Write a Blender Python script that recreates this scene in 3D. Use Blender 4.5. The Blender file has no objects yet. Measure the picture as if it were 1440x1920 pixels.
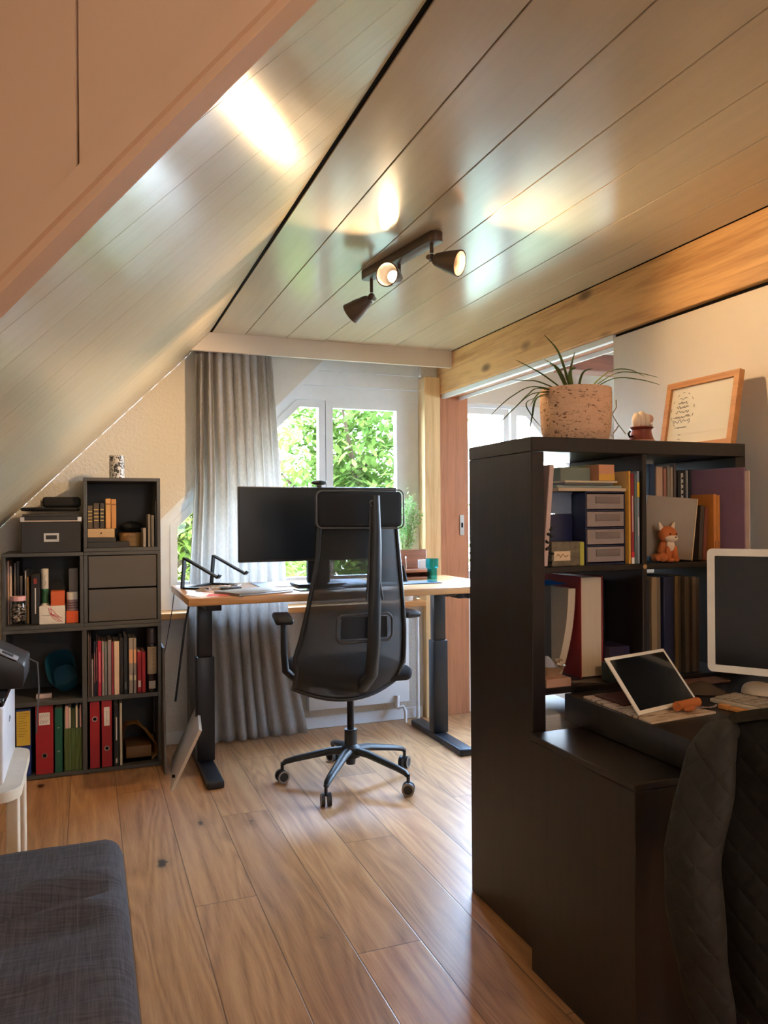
import bpy, bmesh, math, random
from mathutils import Vector, Matrix, noise
random.seed(7)
scene = bpy.context.scene
COL = scene.collection
PI = math.pi

# ------------------------------------------------------------------ camera / survey of the room
FPX, PPX, HOR, CZ = 1440.0, 720.0, 968.0, 1.26
ROLL = math.radians(0.42)
YAW = math.atan2(555, 1440)
cY, sY, cR, sR = math.cos(YAW), math.sin(YAW), math.cos(ROLL), math.sin(ROLL)

def ray(px, py):
    dx, dy = px - PPX, py - HOR
    u = (dx * cR - dy * sR) / FPX
    v = -(dx * sR + dy * cR) / FPX
    return Vector((u * cY + sY, -u * sY + cY, v))

def at_y(px, py, Y):                                     # point of the vertical plane Y = const seen there
    r = ray(px, py); t = Y / r.y
    return Vector((r.x * t, Y, CZ + r.z * t))

def at_x(px, py, X):
    r = ray(px, py); t = X / r.x
    return Vector((X, r.y * t, CZ + r.z * t))

def at_z(px, py, Z):                                     # point of a level surface
    r = ray(px, py); t = (Z - CZ) / r.z
    return Vector((r.x * t, r.y * t, Z))

cam_d = bpy.data.cameras.new('camera')
cam = bpy.data.objects.new('camera', cam_d); COL.objects.link(cam)
cam_d.sensor_fit = 'VERTICAL'; cam_d.sensor_height = 24; cam_d.lens = 24 * FPX / 1920
cam_d.shift_y = (HOR - 960) / 1920
cam_d.clip_start = .02
r0 = Vector((cY, -sY, 0)); u0 = Vector((0, 0, 1)); f0 = Vector((sY, cY, 0))
rr = r0 * cR - u0 * sR; uu = u0 * cR + r0 * sR
M3 = Matrix((rr, uu, -f0)).transposed()
cam.matrix_world = Matrix.Translation((0, 0, CZ)) @ M3.to_4x4()
scene.camera = cam

# ------------------------------------------------------------------ materials
def s2l(c):
    c /= 255.0
    return c / 12.92 if c <= .04045 else ((c + .055) / 1.055) ** 2.4

def rgb(c): return (s2l(c[0]), s2l(c[1]), s2l(c[2]), 1)

class NT:
    def __init__(s, name):
        s.m = bpy.data.materials.new(name); s.m.use_nodes = True
        s.n = s.m.node_tree.nodes; s.l = s.m.node_tree.links
        s.n.clear()
        s.out = s.n.new('ShaderNodeOutputMaterial')
    def new(s, t, **k):
        o = s.n.new(t)
        for a, b in k.items():
            if a in o.inputs.keys(): o.inputs[a].default_value = b
            else: setattr(o, a, b)
        return o
    def link(s, a, b): s.l.new(a, b)
    def coords(s, scale=(1, 1, 1), rot=(0, 0, 0), loc=(0, 0, 0)):
        tc = s.new('ShaderNodeTexCoord'); mp = s.new('ShaderNodeMapping')
        mp.inputs['Scale'].default_value = scale; mp.inputs['Rotation'].default_value = rot; mp.inputs['Location'].default_value = loc
        s.link(tc.outputs['Object'], mp.inputs['Vector']); return mp.outputs['Vector']
    def noise(s, vec, scale, detail=4, rough=.55, dist=0):
        n = s.new('ShaderNodeTexNoise'); n.inputs['Scale'].default_value = scale; n.inputs['Detail'].default_value = detail
        n.inputs['Roughness'].default_value = rough; n.inputs['Distortion'].default_value = dist
        s.link(vec, n.inputs['Vector']); return n.outputs['Fac']
    def ramp(s, fac, stops):
        r = s.new('ShaderNodeValToRGB'); el = r.color_ramp.elements
        while len(el) < len(stops): el.new(.5)
        for e, (p, c) in zip(el, stops): e.position = p; e.color = c
        s.link(fac, r.inputs['Fac']); return r.outputs['Color']
    def math(s, op, a, b=None):
        n = s.new('ShaderNodeMath'); n.operation = op
        for i, v in enumerate((a, b)):
            if v is None: continue
            if isinstance(v, (int, float)): n.inputs[i].default_value = v
            else: s.link(v, n.inputs[i])
        return n.outputs[0]
    def mix(s, fac, a, b, mode='MIX'):
        n = s.new('ShaderNodeMix'); n.data_type = 'RGBA'; n.blend_type = mode
        for i, v in ((0, fac), (6, a), (7, b)):
            if isinstance(v, (int, float, tuple)): n.inputs[i].default_value = v
            else: s.link(v, n.inputs[i])
        return n.outputs[2]
    def bsdf(s, rough=.5, metal=0, spec=.5):
        b = s.new('ShaderNodeBsdfPrincipled'); b.inputs['Roughness'].default_value = rough
        b.inputs['Metallic'].default_value = metal; b.inputs['Specular IOR Level'].default_value = spec
        s.link(b.outputs[0], s.out.inputs['Surface']); s.b = b; return b
    def bump(s, h, strength=.2, dist=.01):
        n = s.new('ShaderNodeBump'); n.inputs['Strength'].default_value = strength; n.inputs['Distance'].default_value = dist
        s.link(h, n.inputs['Height']); s.link(n.outputs[0], s.b.inputs['Normal'])

MATS = {}
def M(name, c=(128, 128, 128), rough=.5, metal=0, spec=.5, var=.08, vscale=14, bump=0, bscale=60, stretch=(1, 1, 1)):
    """plain surface: slight mottling and optional fine bump"""
    if name in MATS: return MATS[name]
    t = NT(name); b = t.bsdf(rough, metal, spec)
    v = t.coords(stretch)
    f = t.noise(v, vscale)
    a = rgb(c); lo = tuple(x * (1 - var) for x in a[:3]) + (1,); hi = tuple(min(1, x * (1 + var)) for x in a[:3]) + (1,)
    t.link(t.ramp(f, [(.3, lo), (.7, hi)]), b.inputs['Base Color'])
    if bump: t.bump(t.noise(v, bscale, 3), bump, .004)
    MATS[name] = t.m; return t.m

def wood(name, c1, c2, axis='y', rough=.45, scale=1.0, knots=False, spec=.4):
    if name in MATS: return MATS[name]
    t = NT(name); b = t.bsdf(rough, 0, spec)
    st = {'x': (.06, 1, 1), 'y': (1, .06, 1), 'z': (1, 1, .06)}[axis]
    v = t.coords(tuple(q * scale for q in st))
    g = t.noise(v, 16, 6, .6, 1.2); fine = t.noise(v, 120, 3, .6)
    f = t.math('ADD', t.math('MULTIPLY', g, .75), t.math('MULTIPLY', fine, .25))
    col = t.ramp(f, [(.3, rgb(c2)), (.52, rgb(c1)), (.72, tuple(min(1, x * 1.12) for x in rgb(c1)[:3]) + (1,))])
    if knots:
        st2 = {'x': (.45, 1, 1), 'y': (1, .45, 1), 'z': (1, 1, .45)}[axis]
        vo = t.new('ShaderNodeTexVoronoi'); vo.inputs['Scale'].default_value = 4.2; vo.inputs['Randomness'].default_value = 1
        t.link(t.coords(tuple(q * scale for q in st2), loc=(.3, .2, .1)), vo.inputs['Vector'])
        k = t.ramp(vo.outputs['Distance'], [(.05, (1, 1, 1, 1)), (.13, (0, 0, 0, 1))])
        col = t.mix(t.math('MULTIPLY', k, .8), col, tuple(x * .3 for x in rgb(c2)[:3]) + (1,))
    t.link(col, b.inputs['Base Color']); t.bump(f, .08, .004)
    MATS[name] = t.m; return t.m

def glass(name, tint=(1, 1, 1), refl=1.0):
    """thin pane: clear, with mirror reflection growing at grazing angles"""
    if name in MATS: return MATS[name]
    t = NT(name); tr = t.new('ShaderNodeBsdfTransparent'); tr.inputs[0].default_value = tint + (1,)
    gl = t.new('ShaderNodeBsdfGlossy'); gl.inputs['Roughness'].default_value = .02
    lw = t.new('ShaderNodeLayerWeight'); lw.inputs['Blend'].default_value = .5
    fr = t.math('ADD', .03 * refl, t.math('MULTIPLY', t.math('POWER', lw.outputs['Facing'], 5.0), .6))
    mx = t.new('ShaderNodeMixShader'); t.link(fr, mx.inputs[0])
    t.link(tr.outputs[0], mx.inputs[1]); t.link(gl.outputs[0], mx.inputs[2]); t.link(mx.outputs[0], t.out.inputs['Surface'])
    MATS[name] = t.m; return t.m

def veil(name, c, alpha, rough=.6):
    """see-through mesh or film: part of it solid, part open"""
    if name in MATS: return MATS[name]
    t = NT(name); b = t.new('ShaderNodeBsdfPrincipled'); b.inputs['Roughness'].default_value = rough
    f = t.noise(t.coords(), 40)
    a = rgb(c); t.link(t.ramp(f, [(.3, tuple(x * .9 for x in a[:3]) + (1,)), (.7, a)]), b.inputs['Base Color'])
    tr = t.new('ShaderNodeBsdfTransparent'); mx = t.new('ShaderNodeMixShader'); mx.inputs[0].default_value = alpha
    t.link(tr.outputs[0], mx.inputs[1]); t.link(b.outputs[0], mx.inputs[2]); t.link(mx.outputs[0], t.out.inputs['Surface'])
    MATS[name] = t.m; return t.m

def lamp_glow(name, c, strength):
    t = NT(name); e = t.new('ShaderNodeEmission'); e.inputs[0].default_value = c + (1,); e.inputs[1].default_value = strength
    t.link(e.outputs[0], t.out.inputs['Surface']); return t.m

def leafmat(name, c1, c2, trans=.45):
    t = NT(name); v = t.coords(); f = t.noise(v, 3.0, 5)
    col = t.ramp(f, [(.35, rgb(c1)), (.65, rgb(c2))])
    d = t.new('ShaderNodeBsdfDiffuse'); tl = t.new('ShaderNodeBsdfTranslucent'); mx = t.new('ShaderNodeMixShader'); mx.inputs[0].default_value = trans
    t.link(col, d.inputs[0]); t.link(col, tl.inputs[0]); t.link(d.outputs[0], mx.inputs[1]); t.link(tl.outputs[0], mx.inputs[2])
    t.link(mx.outputs[0], t.out.inputs['Surface']); return t.m

def floor_material():
    t = NT('oak_plank_floor'); b = t.bsdf(.36, 0, .45)
    tc = t.new('ShaderNodeTexCoord'); sx = t.new('ShaderNodeSeparateXYZ'); t.link(tc.outputs['Object'], sx.inputs[0])
    W = .2
    u = t.math('DIVIDE', t.math('ADD', sx.outputs['X'], 10.085), W)
    pi_ = t.math('FLOOR', u); fu = t.math('FRACT', u)
    off = t.math('MULTIPLY', t.math('FRACT', t.math('MULTIPLY', pi_, .618)), 1.9)
    w = t.math('DIVIDE', t.math('ADD', t.math('ADD', sx.outputs['Y'], 20.0), off), 1.9)
    pj = t.math('FLOOR', w); fw = t.math('FRACT', w)
    idv = t.new('ShaderNodeCombineXYZ'); t.link(pi_, idv.inputs[0]); t.link(pj, idv.inputs[1])
    wn = t.new('ShaderNodeTexWhiteNoise'); wn.noise_dimensions = '3D'; t.link(idv.outputs[0], wn.inputs['Vector'])
    # grain coordinates, shifted per plank
    sh = t.new('ShaderNodeVectorMath'); sh.operation = 'MULTIPLY_ADD'
    t.link(wn.outputs['Color'], sh.inputs[0]); sh.inputs[1].default_value = (7, 7, 7); t.link(tc.outputs['Object'], sh.inputs[2])
    mp = t.new('ShaderNodeMapping'); mp.inputs['Scale'].default_value = (1, .1, 1); t.link(sh.outputs[0], mp.inputs['Vector'])
    big = t.noise(mp.outputs[0], 5, 2, .5, .6)
    rings = t.math('FRACT', t.math('MULTIPLY', big, 13))
    rings = t.math('ABSOLUTE', t.math('SUBTRACT', rings, .5))
    mp2 = t.new('ShaderNodeMapping'); mp2.inputs['Scale'].default_value = (1, .045, 1); t.link(sh.outputs[0], mp2.inputs['Vector'])
    fine = t.noise(mp2.outputs[0], 190, 4, .65)
    med = t.noise(mp2.outputs[0], 26, 4, .6)
    f = t.math('ADD', t.math('ADD', t.math('MULTIPLY', rings, .34), t.math('MULTIPLY', fine, .42)), t.math('MULTIPLY', med, .42))
    col = t.ramp(f, [(.25, rgb((124, 82, 50))), (.45, rgb((172, 124, 82))), (.62, rgb((194, 146, 100))), (.8, rgb((208, 164, 116)))])
    tone = t.ramp(wn.outputs['Value'], [(0, (.80, .78, .76, 1)), (.5, (.95, .95, .95, 1)), (1, (1.05, 1.02, .98, 1))])
    col = t.mix(1.0, col, tone, 'MULTIPLY')
    # dark knots
    mp3 = t.new('ShaderNodeMapping'); mp3.inputs['Scale'].default_value = (1, .55, 1); t.link(sh.outputs[0], mp3.inputs['Vector'])
    vo = t.new('ShaderNodeTexVoronoi'); vo.inputs['Scale'].default_value = 3.3; t.link(mp3.outputs[0], vo.inputs['Vector'])
    dn = t.noise(tc.outputs['Object'], 30, 3)
    dd = t.math('ADD', vo.outputs['Distance'], t.math('MULTIPLY', t.math('SUBTRACT', dn, .5), .1))
    halo = t.ramp(dd, [(.02, (1, 1, 1, 1)), (.16, (0, 0, 0, 1))])
    knot = t.ramp(dd, [(.045, (1, 1, 1, 1)), (.070, (0, 0, 0, 1))])
    col = t.mix(t.math('MULTIPLY', halo, .45), col, rgb((96, 62, 40)))
    col = t.mix(t.math('MULTIPLY', knot, .9), col, rgb((38, 28, 24)))
    # plank gaps
    gx = t.math('MINIMUM', fu, t.math('SUBTRACT', 1.0, fu)); gy = t.math('MULTIPLY', t.math('MINIMUM', fw, t.math('SUBTRACT', 1.0, fw)), 9.5)
    g = t.math('MINIMUM', gx, gy)
    gap = t.ramp(g, [(.004, (1, 1, 1, 1)), (.013, (0, 0, 0, 1))])
    col = t.mix(t.math('MULTIPLY', gap, .7), col, rgb((60, 40, 28)))
    t.link(col, b.inputs['Base Color'])
    h = t.math('SUBTRACT', t.math('MULTIPLY', f, .3), t.math('MULTIPLY', gap, 1.0))
    t.bump(h, .25, .004)
    rg = t.math('ADD', .29, t.math('MULTIPLY', fine, .16)); t.link(rg, b.inputs['Roughness'])
    return t.m

def gloss_paint(name, c, stretch, rough=.26, spec=.6, bump=.10):
    """brush-painted satin boards: brush marks run along the board and smear reflections"""
    t = NT(name); b = t.bsdf(rough, 0, spec)
    v = t.coords(stretch)
    f = t.noise(v, 30, 5, .65); a = rgb(c)
    t.link(t.ramp(f, [(.3, tuple(x * .95 for x in a[:3]) + (1,)), (.7, tuple(min(1, x * 1.04) for x in a[:3]) + (1,))]), b.inputs['Base Color'])
    t.bump(f, bump, .006); return t.m

def plaster(name, c):
    t = NT(name); b = t.bsdf(.85, 0, .2); v = t.coords()
    f = t.noise(v, 55, 5, .6); a = rgb(c)
    t.link(t.ramp(t.noise(v, 3), [(.3, tuple(x * .97 for x in a[:3]) + (1,)), (.7, a)]), b.inputs['Base Color'])
    t.bump(f, .55, .01); return t.m

# ------------------------------------------------------------------ mesh building
class MB:
    def __init__(s): s.bm = bmesh.new()
    def _merge(s, b, mat=None):
        if mat is not None: bmesh.ops.transform(b, matrix=mat, verts=b.verts)
        me = bpy.data.meshes.new('t'); b.to_mesh(me); b.free(); s.bm.from_mesh(me); bpy.data.meshes.remove(me); return s
    def box(s, x0, y0, z0, x1, y1, z1, bev=0, seg=2, mat=None):
        b = bmesh.new(); bmesh.ops.create_cube(b, size=1)
        bmesh.ops.transform(b, matrix=Matrix.Translation(((x0 + x1) / 2, (y0 + y1) / 2, (z0 + z1) / 2)) @ Matrix.Diagonal((abs(x1 - x0), abs(y1 - y0), abs(z1 - z0), 1)), verts=b.verts)
        if bev: bmesh.ops.bevel(b, geom=b.edges[:], offset=bev, segments=seg, profile=.5, affect='EDGES')
        return s._merge(b, mat)
    def cyl(s, p0, p1, r0, r1=None, n=20, cap=True):
        r1 = r0 if r1 is None else r1
        p0, p1 = Vector(p0), Vector(p1); d = p1 - p0
        b = bmesh.new(); bmesh.ops.create_cone(b, cap_ends=cap, segments=n, radius1=r0, radius2=r1, depth=d.length)
        q = Vector((0, 0, 1)).rotation_difference(d.normalized()).to_matrix().to_4x4()
        return s._merge(b, Matrix.Translation((p0 + p1) / 2) @ q)
    def tube(s, pts, rad, n=8, flat=1.0):
        pts = [Vector(p) for p in pts]; k = len(pts)
        rad = [rad] * k if isinstance(rad, (int, float)) else rad
        b = bmesh.new(); rings = []; up = None
        for i, p in enumerate(pts):
            d = (pts[min(i + 1, k - 1)] - pts[max(i - 1, 0)])
            d = d.normalized() if d.length > 1e-9 else Vector((0, 0, 1))
            if up is None:
                up = Vector((0, 0, 1)) if abs(d.z) < .9 else Vector((0, 1, 0))
            a = d.cross(up)
            if a.length < 1e-6: a = d.cross(Vector((1, 0, 0)))
            a.normalize(); c = a.cross(d).normalized(); up = c
            rings.append([b.verts.new(p + (a * math.cos(2 * PI * j / n) + c * math.sin(2 * PI * j / n) * flat) * rad[i]) for j in range(n)])
        for i in range(k - 1):
            for j in range(n): b.faces.new((rings[i][j], rings[i][(j + 1) % n], rings[i + 1][(j + 1) % n], rings[i + 1][j]))
        b.faces.new(rings[0][::-1]); b.faces.new(rings[-1])
        bmesh.ops.recalc_face_normals(b, faces=b.faces)
        return s._merge(b)
    def lathe(s, prof, n=28, mat=None, closed=False):
        b = bmesh.new(); rings = []
        for r, z in prof:
            if r < 1e-6: rings.append([b.verts.new((0, 0, z))])
            else: rings.append([b.verts.new((r * math.cos(2 * PI * j / n), r * math.sin(2 * PI * j / n), z)) for j in range(n)])
        pairs = list(zip(rings, rings[1:])) + ([(rings[-1], rings[0])] if closed else [])
        for A, B in pairs:
            for j in range(n):
                q = (j + 1) % n
                if len(A) == 1 and len(B) == 1: continue
                if len(A) == 1: b.faces.new((A[0], B[q], B[j]))
                elif len(B) == 1: b.faces.new((A[j], A[q], B[0]))
                else: b.faces.new((A[j], A[q], B[q], B[j]))
        if not closed:
            for rg in (rings[0], rings[-1]):
                if len(rg) > 2: b.faces.new(rg)
        bmesh.ops.recalc_face_normals(b, faces=b.faces)
        return s._merge(b, mat)
    def prism(s, poly, axis, a, c, mat=None, bev=0):
        """polygon in the plane across `axis`, extruded from a to c"""
        def P(u, v, w): return {'y': (u, w, v), 'x': (w, u, v), 'z': (u, v, w)}[axis]
        b = bmesh.new(); A = [b.verts.new(P(u, v, a)) for u, v in poly]; B = [b.verts.new(P(u, v, c)) for u, v in poly]; n = len(poly)
        b.faces.new(A); b.faces.new(B[::-1])
        for i in range(n): b.faces.new((A[i], B[i], B[(i + 1) % n], A[(i + 1) % n]))
        bmesh.ops.recalc_face_normals(b, faces=b.faces)
        if bev: bmesh.ops.bevel(b, geom=b.edges[:], offset=bev, segments=2, profile=.5, affect='EDGES')
        return s._merge(b, mat)
    def ring(s, outer, inner, axis, a, c):
        def P(u, v, w): return {'y': (u, w, v), 'x': (w, u, v), 'z': (u, v, w)}[axis]
        b = bmesh.new(); n = len(outer)
        V = [[b.verts.new(P(u, v, w)) for u, v in poly] for poly in (outer, inner) for w in (a, c)]
        O0, O1, I0, I1 = V
        for i in range(n):
            j = (i + 1) % n
            b.faces.new((O0[i], O0[j], I0[j], I0[i])); b.faces.new((O1[i], I1[i], I1[j], O1[j]))
            b.faces.new((O0[i], O1[i], O1[j], O0[j])); b.faces.new((I0[i], I0[j], I1[j], I1[i]))
        bmesh.ops.recalc_face_normals(b, faces=b.faces)
        return s._merge(b)
    def sheet(s, fn, nu, nv, th=0):
        b = bmesh.new(); G = [[b.verts.new(fn(i / nu, j / nv)) for i in range(nu + 1)] for j in range(nv + 1)]
        for j in range(nv):
            for i in range(nu): b.faces.new((G[j][i], G[j][i + 1], G[j + 1][i + 1], G[j + 1][i]))
        if th: bmesh.ops.solidify(b, geom=b.faces[:], thickness=th)
        bmesh.ops.recalc_face_normals(b, faces=b.faces)
        return s._merge(b)
    def ball(s, c, r, seg=20, rings=12, mat=None):
        r = (r, r, r) if isinstance(r, (int, float)) else r
        b = bmesh.new(); bmesh.ops.create_uvsphere(b, u_segments=seg, v_segments=rings, radius=1)
        m = Matrix.Translation(c) @ (mat.to_4x4() if mat is not None else Matrix.Identity(4)) @ Matrix.Diagonal((*r, 1))
        return s._merge(b, m)
    def build(s, name, mat, parent=None, loc=None, rot=None, smooth=True, ang=40, disp=None):
        if disp:
            for v in s.bm.verts: v.co += disp(v.co.copy())
            s.bm.normal_update()
        me = bpy.data.meshes.new(name); s.bm.to_mesh(me); s.bm.free()
        me.materials.append(mat)
        if smooth:
            me.shade_smooth(); me.set_sharp_from_angle(angle=math.radians(ang))
        o = bpy.data.objects.new(name, me); COL.objects.link(o)
        if parent: o.parent = parent
        if loc is not None: o.location = loc
        if rot is not None: o.rotation_euler = rot
        return o

def tag(o, label=None, cat=None, group=None, kind=None):
    if label: o['label'] = label
    if cat: o['category'] = cat
    if group: o['group'] = group
    if kind: o['kind'] = kind
    return o

def thing(name, label, cat, loc=(0, 0, 0), rot=(0, 0, 0), group=None):
    o = bpy.data.objects.new(name, None); COL.objects.link(o); o.empty_display_size = .05
    o.location = loc; o.rotation_euler = rot
    return tag(o, label, cat, group)

def struct(name, mb, m, label=None, cat='room', smooth=False, parent=None):
    o = mb.build(name, m, smooth=smooth, parent=parent)
    if not parent: tag(o, label, cat, None, 'structure')
    return o

def strokes(lines, r, n=5):
    """pen strokes / printed marks as thin raised lines; each line a list of points"""
    mb = MB()
    for L in lines: mb.tube(L, r, n)
    return mb
SPOT_W = (85, 55, 140); SPOT_A = (150, 84, 96); SPOT_B = (1.0, .6, .7); FILL_E = 80.0
# ------------------------------------------------------------------ ROOM SHELL
CEIL = 2.26
WY = 4.42                                                # inner face of the gable (window) wall
white_wall = plaster('white_plaster', (222, 216, 205))
white_paint = M('white_window_paint', (230, 235, 238), .4, var=.03)
warm_white = M('warm_white_paint', (214, 200, 182), .5, var=.03, vscale=3)
panel_paint = M('cream_panel_paint', (196, 162, 132), .55, var=.03, vscale=2)
ceil_mat = gloss_paint('ceiling_gloss_paint', (196, 182, 156), (1, .05, 1), .20, .6, .03)
slope_mat = gloss_paint('slope_gloss_paint', (184, 166, 134), (.08, 1.0, .08), .19, .45, .035)
dark = M('dark_gap', (22, 19, 17), .9, spec=.1)
pine = wood('pine_beam_wood', (214, 164, 104), (168, 116, 66), 'y', .5, knots=True)
post_wood = wood('pale_post_wood', (222, 190, 140), (188, 146, 96), 'z', .5)
jamb_wood = wood('jamb_wood', (176, 118, 82), (140, 88, 58), 'z', .5)
roof_wood = wood('roof_wood', (120, 74, 52), (88, 52, 38), 'x', .6)

struct('floor', MB().box(-1.15, -1.7, -.12, 4.4, 4.62, 0), floor_material(), 'oak plank floor with dark knots', 'floor')

# ceiling boards: run along the room, thin joints between them
mb = MB(); xs = [.632, .811, 1.04, 1.262, 1.475, 1.69, 1.90, 2.068]
for a, b in zip(xs, xs[1:]): mb.box(a + .0016, -1.6, CEIL, b - .0016, 4.42, CEIL + .02, .0015, 1)
cl = struct('ceiling', mb, ceil_mat, 'pale glossy board ceiling', 'ceiling')
struct('ceiling_backing', MB().box(-1.15, -1.7, CEIL + .021, 3.0, 4.62, CEIL + .12), dark, 'roof deck above the boards', 'ceiling')
struct('ceiling', MB().box(2.272, -1.6, CEIL, 2.96, 4.42, CEIL + .02), warm_white, 'ceiling of the next room', 'ceiling')
struct('ceiling', MB().box(-1.05, -1.6, CEIL, .62, .99, CEIL + .02), warm_white, 'ceiling over the near bay', 'ceiling')

# sloping side: boards run up the slope (45 degrees), foot at X=-1, top at the dark joint
def zslope(x): return 1.64 + x
def ysplay(x): return .837 - (x - .224) * .558            # plan line of the dormer panel
def xsplay(y): return .224 - (y - .837) / .558
mb = MB()
ye = [.62 + .2 * i for i in range(20)]
ye = [y for y in ye if y < 4.4] + [4.42]
for a, b in zip(ye, ye[1:]):
    a2, b2 = a + .0012, b - .0012
    poly = [(.618, a2), (.618, b2), (max(-1.0, xsplay(b2)), b2)]
    if xsplay(a2) > -1.0: poly.append((xsplay(a2), a2))
    else: poly.append((-1.0, a2))
    bb = bmesh.new()
    A = [bb.verts.new((x, y, zslope(x))) for x, y in poly]; B = [bb.verts.new((x - .014, y, zslope(x) + .014)) for x, y in poly]
    bb.faces.new(A); bb.faces.new(B[::-1])
    for i in range(len(poly)):
        j = (i + 1) % len(poly); bb.faces.new((A[i], B[i], B[j], A[j]))
    bmesh.ops.recalc_face_normals(bb, faces=bb.faces); mb._merge(bb)
struct('ceiling_slope', mb, slope_mat, 'sloping glossy board ceiling', 'ceiling')
bb = bmesh.new(); pl = [(.66, ysplay(.66) + .05), (.66, 4.6), (-1.12, 4.6), (-1.12, ysplay(-1.12) + .05)]
A = [bb.verts.new((x, y, zslope(x) + .02)) for x, y in pl]; B = [bb.verts.new((x, y, zslope(x) + .14)) for x, y in pl]
bb.faces.new(A); bb.faces.new(B[::-1])
for i in range(4): bb.faces.new((A[i], B[i], B[(i + 1) % 4], A[(i + 1) % 4]))
bmesh.ops.recalc_face_normals(bb, faces=bb.faces); mb = MB(); mb._merge(bb)
struct('ceiling_slope_backing', mb, dark, 'roof deck behind the slope', 'ceiling')
# dark open joint between slope and flat ceiling
struct('trim_1', MB().box(.616, .6, CEIL + .004, .634, 4.42, CEIL + .019), dark, 'dark joint between slope and ceiling', 'trim')

# panelled dormer face at upper left with its edge trim
dirv = Vector((-1, .558, 0)).normalized(); nrm = Vector((dirv.y, -dirv.x, 0))   # nrm points away from the viewer
if nrm.y < 0: nrm = -nrm
def dorm(x, z, off=0): return Vector((x, ysplay(x), z)) + nrm * off
def dorm_board(mb, xa, xb, lo=-.004):
    bb = bmesh.new(); pts = [(xa, zslope(xa) + lo), (xb, zslope(xb) + lo), (xb, CEIL), (xa, CEIL)]
    A = [bb.verts.new(dorm(x, z, 0)) for x, z in pts]; B = [bb.verts.new(dorm(x, z, .02)) for x, z in pts]
    bb.faces.new(A); bb.faces.new(B[::-1])
    for i in range(4):
        j = (i + 1) % 4; bb.faces.new((A[i], B[i], B[j], A[j]))
    bmesh.ops.recalc_face_normals(bb, faces=bb.faces); mb._merge(bb)
mb = MB(); dorm_board(mb, -1.02, -.0105); dorm_board(mb, -.0065, .618)
struct('wall_dormer', mb, panel_paint, 'cream boarded face above the slope', 'wall')
mb = MB()
for xa, xb, z0, z1, o0, o1 in ((-1.02, .617, -.006, .03, -.012, .0), (-1.02, .617, -.02, .004, -.004, .03)):
    bb = bmesh.new(); pts = [(xa, zslope(xa) + z0), (xb, zslope(xb) + z0), (xb, zslope(xb) + z1), (xa, zslope(xa) + z1)]
    A = [bb.verts.new(dorm(x, z, o0)) for x, z in pts]; B = [bb.verts.new(dorm(x, z, o1)) for x, z in pts]
    bb.faces.new(A); bb.faces.new(B[::-1])
    for i in range(4):
        j = (i + 1) % 4; bb.faces.new((A[i], B[i], B[j], A[j]))
    bmesh.ops.recalc_face_normals(bb, faces=bb.faces); mb._merge(bb)
struct('trim_2', mb, panel_paint, 'cream edge trim of the dormer face', 'trim')

# outer walls
struct('wall_left', MB().box(-1.12, -1.7, 0, -1.0, 4.62, .66).box(-1.12, -1.7, .66, -1.02, 1.5, CEIL), white_wall, 'white side wall', 'wall')
FW = ((.4, 1.0), (1.3, 1.0), (1.3, 1.9), (.4, 1.9))
mb = MB().box(-1.12, -1.7, 0, .4, -1.6, CEIL).box(1.3, -1.7, 0, 4.4, -1.6, CEIL).box(.4, -1.7, 0, 1.3, -1.6, 1.0).box(.4, -1.7, 1.9, 1.3, -1.6, CEIL)
struct('wall_front', mb, white_wall, 'wall behind the viewer', 'wall')
w3 = struct('fill_window', MB().ring(FW, ((.46, 1.06), (1.24, 1.06), (1.24, 1.84), (.46, 1.84)), 'y', -1.69, -1.62).box(.82, -1.68, 1.06, .88, -1.63, 1.84), white_paint, 'added fill-light window behind the viewer', 'window')  # unseen window, added to let sky light in from behind
struct('pane', MB().box(.46, -1.662, 1.06, .82, -1.658, 1.84).box(.88, -1.662, 1.06, 1.24, -1.658, 1.84), glass('window_glass'), parent=w3)

# gable wall with the cut-off window
def diag(x): return x + .876
mb = MB()
mb.prism([(-1.0, 0), (.25, 0), (.25, diag(.25)), (CEIL - .876, CEIL), (.62, CEIL), (-1.0, zslope(-1.0))], 'y', WY, 4.52)
mb.prism([(.25, 0), (1.96, 0), (1.96, .70), (.25, .70)], 'y', WY, 4.52)
mb.prism([(1.962, 2.132), (2.069, 2.132), (2.069, CEIL), (1.962, CEIL)], 'y', WY, 4.52)
struct('wall_back', mb, white_wall, 'white plaster gable wall', 'wall')
struct('baseboard_back', MB().box(.30, WY - .014, 0, 1.95, WY - .0005, .07, .003, 1), white_paint, 'white skirting under the window', 'trim')
struct('trim_3', MB().box(.252, 4.335, .702, 1.948, 4.50, .738, .006), wood('sill_wood', (206, 150, 92), (170, 116, 66), 'x', .45), 'wooden window sill board', 'trim')
# window 1: boards, fixed frame and two sashes
def inset(poly, d):
    out = []; n = len(poly); area = sum(poly[i][0] * poly[(i + 1) % n][1] - poly[(i + 1) % n][0] * poly[i][1] for i in range(n))
    sg = 1 if area > 0 else -1
    L = []
    for i in range(n):
        a, b = Vector(poly[i]), Vector(poly[(i + 1) % n]); e = (b - a).normalized(); nn = Vector((-e.y, e.x)) * sg
        L.append((a + nn * d, e))
    for i in range(n):
        p, e = L[i - 1]; q, f = L[i]
        den = e.x * f.y - e.y * f.x; tt = ((q.x - p.x) * f.y - (q.y - p.y) * f.x) / den
        out.append(tuple(p + e * tt))
    return out
pane1 = [(.47, .90), (1.302, .90), (1.302, 1.92), (1.185, 1.92), (.47, 1.205)]
pane2 = [(1.392, .90), (1.808, .90), (1.808, 1.92), (1.392, 1.92)]
sash1, sash2 = inset(pane1, -.040), inset(pane2, -.044)
fr1, fr2 = inset(pane1, -.085), inset(pane2, -.085)
mb = MB()
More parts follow.
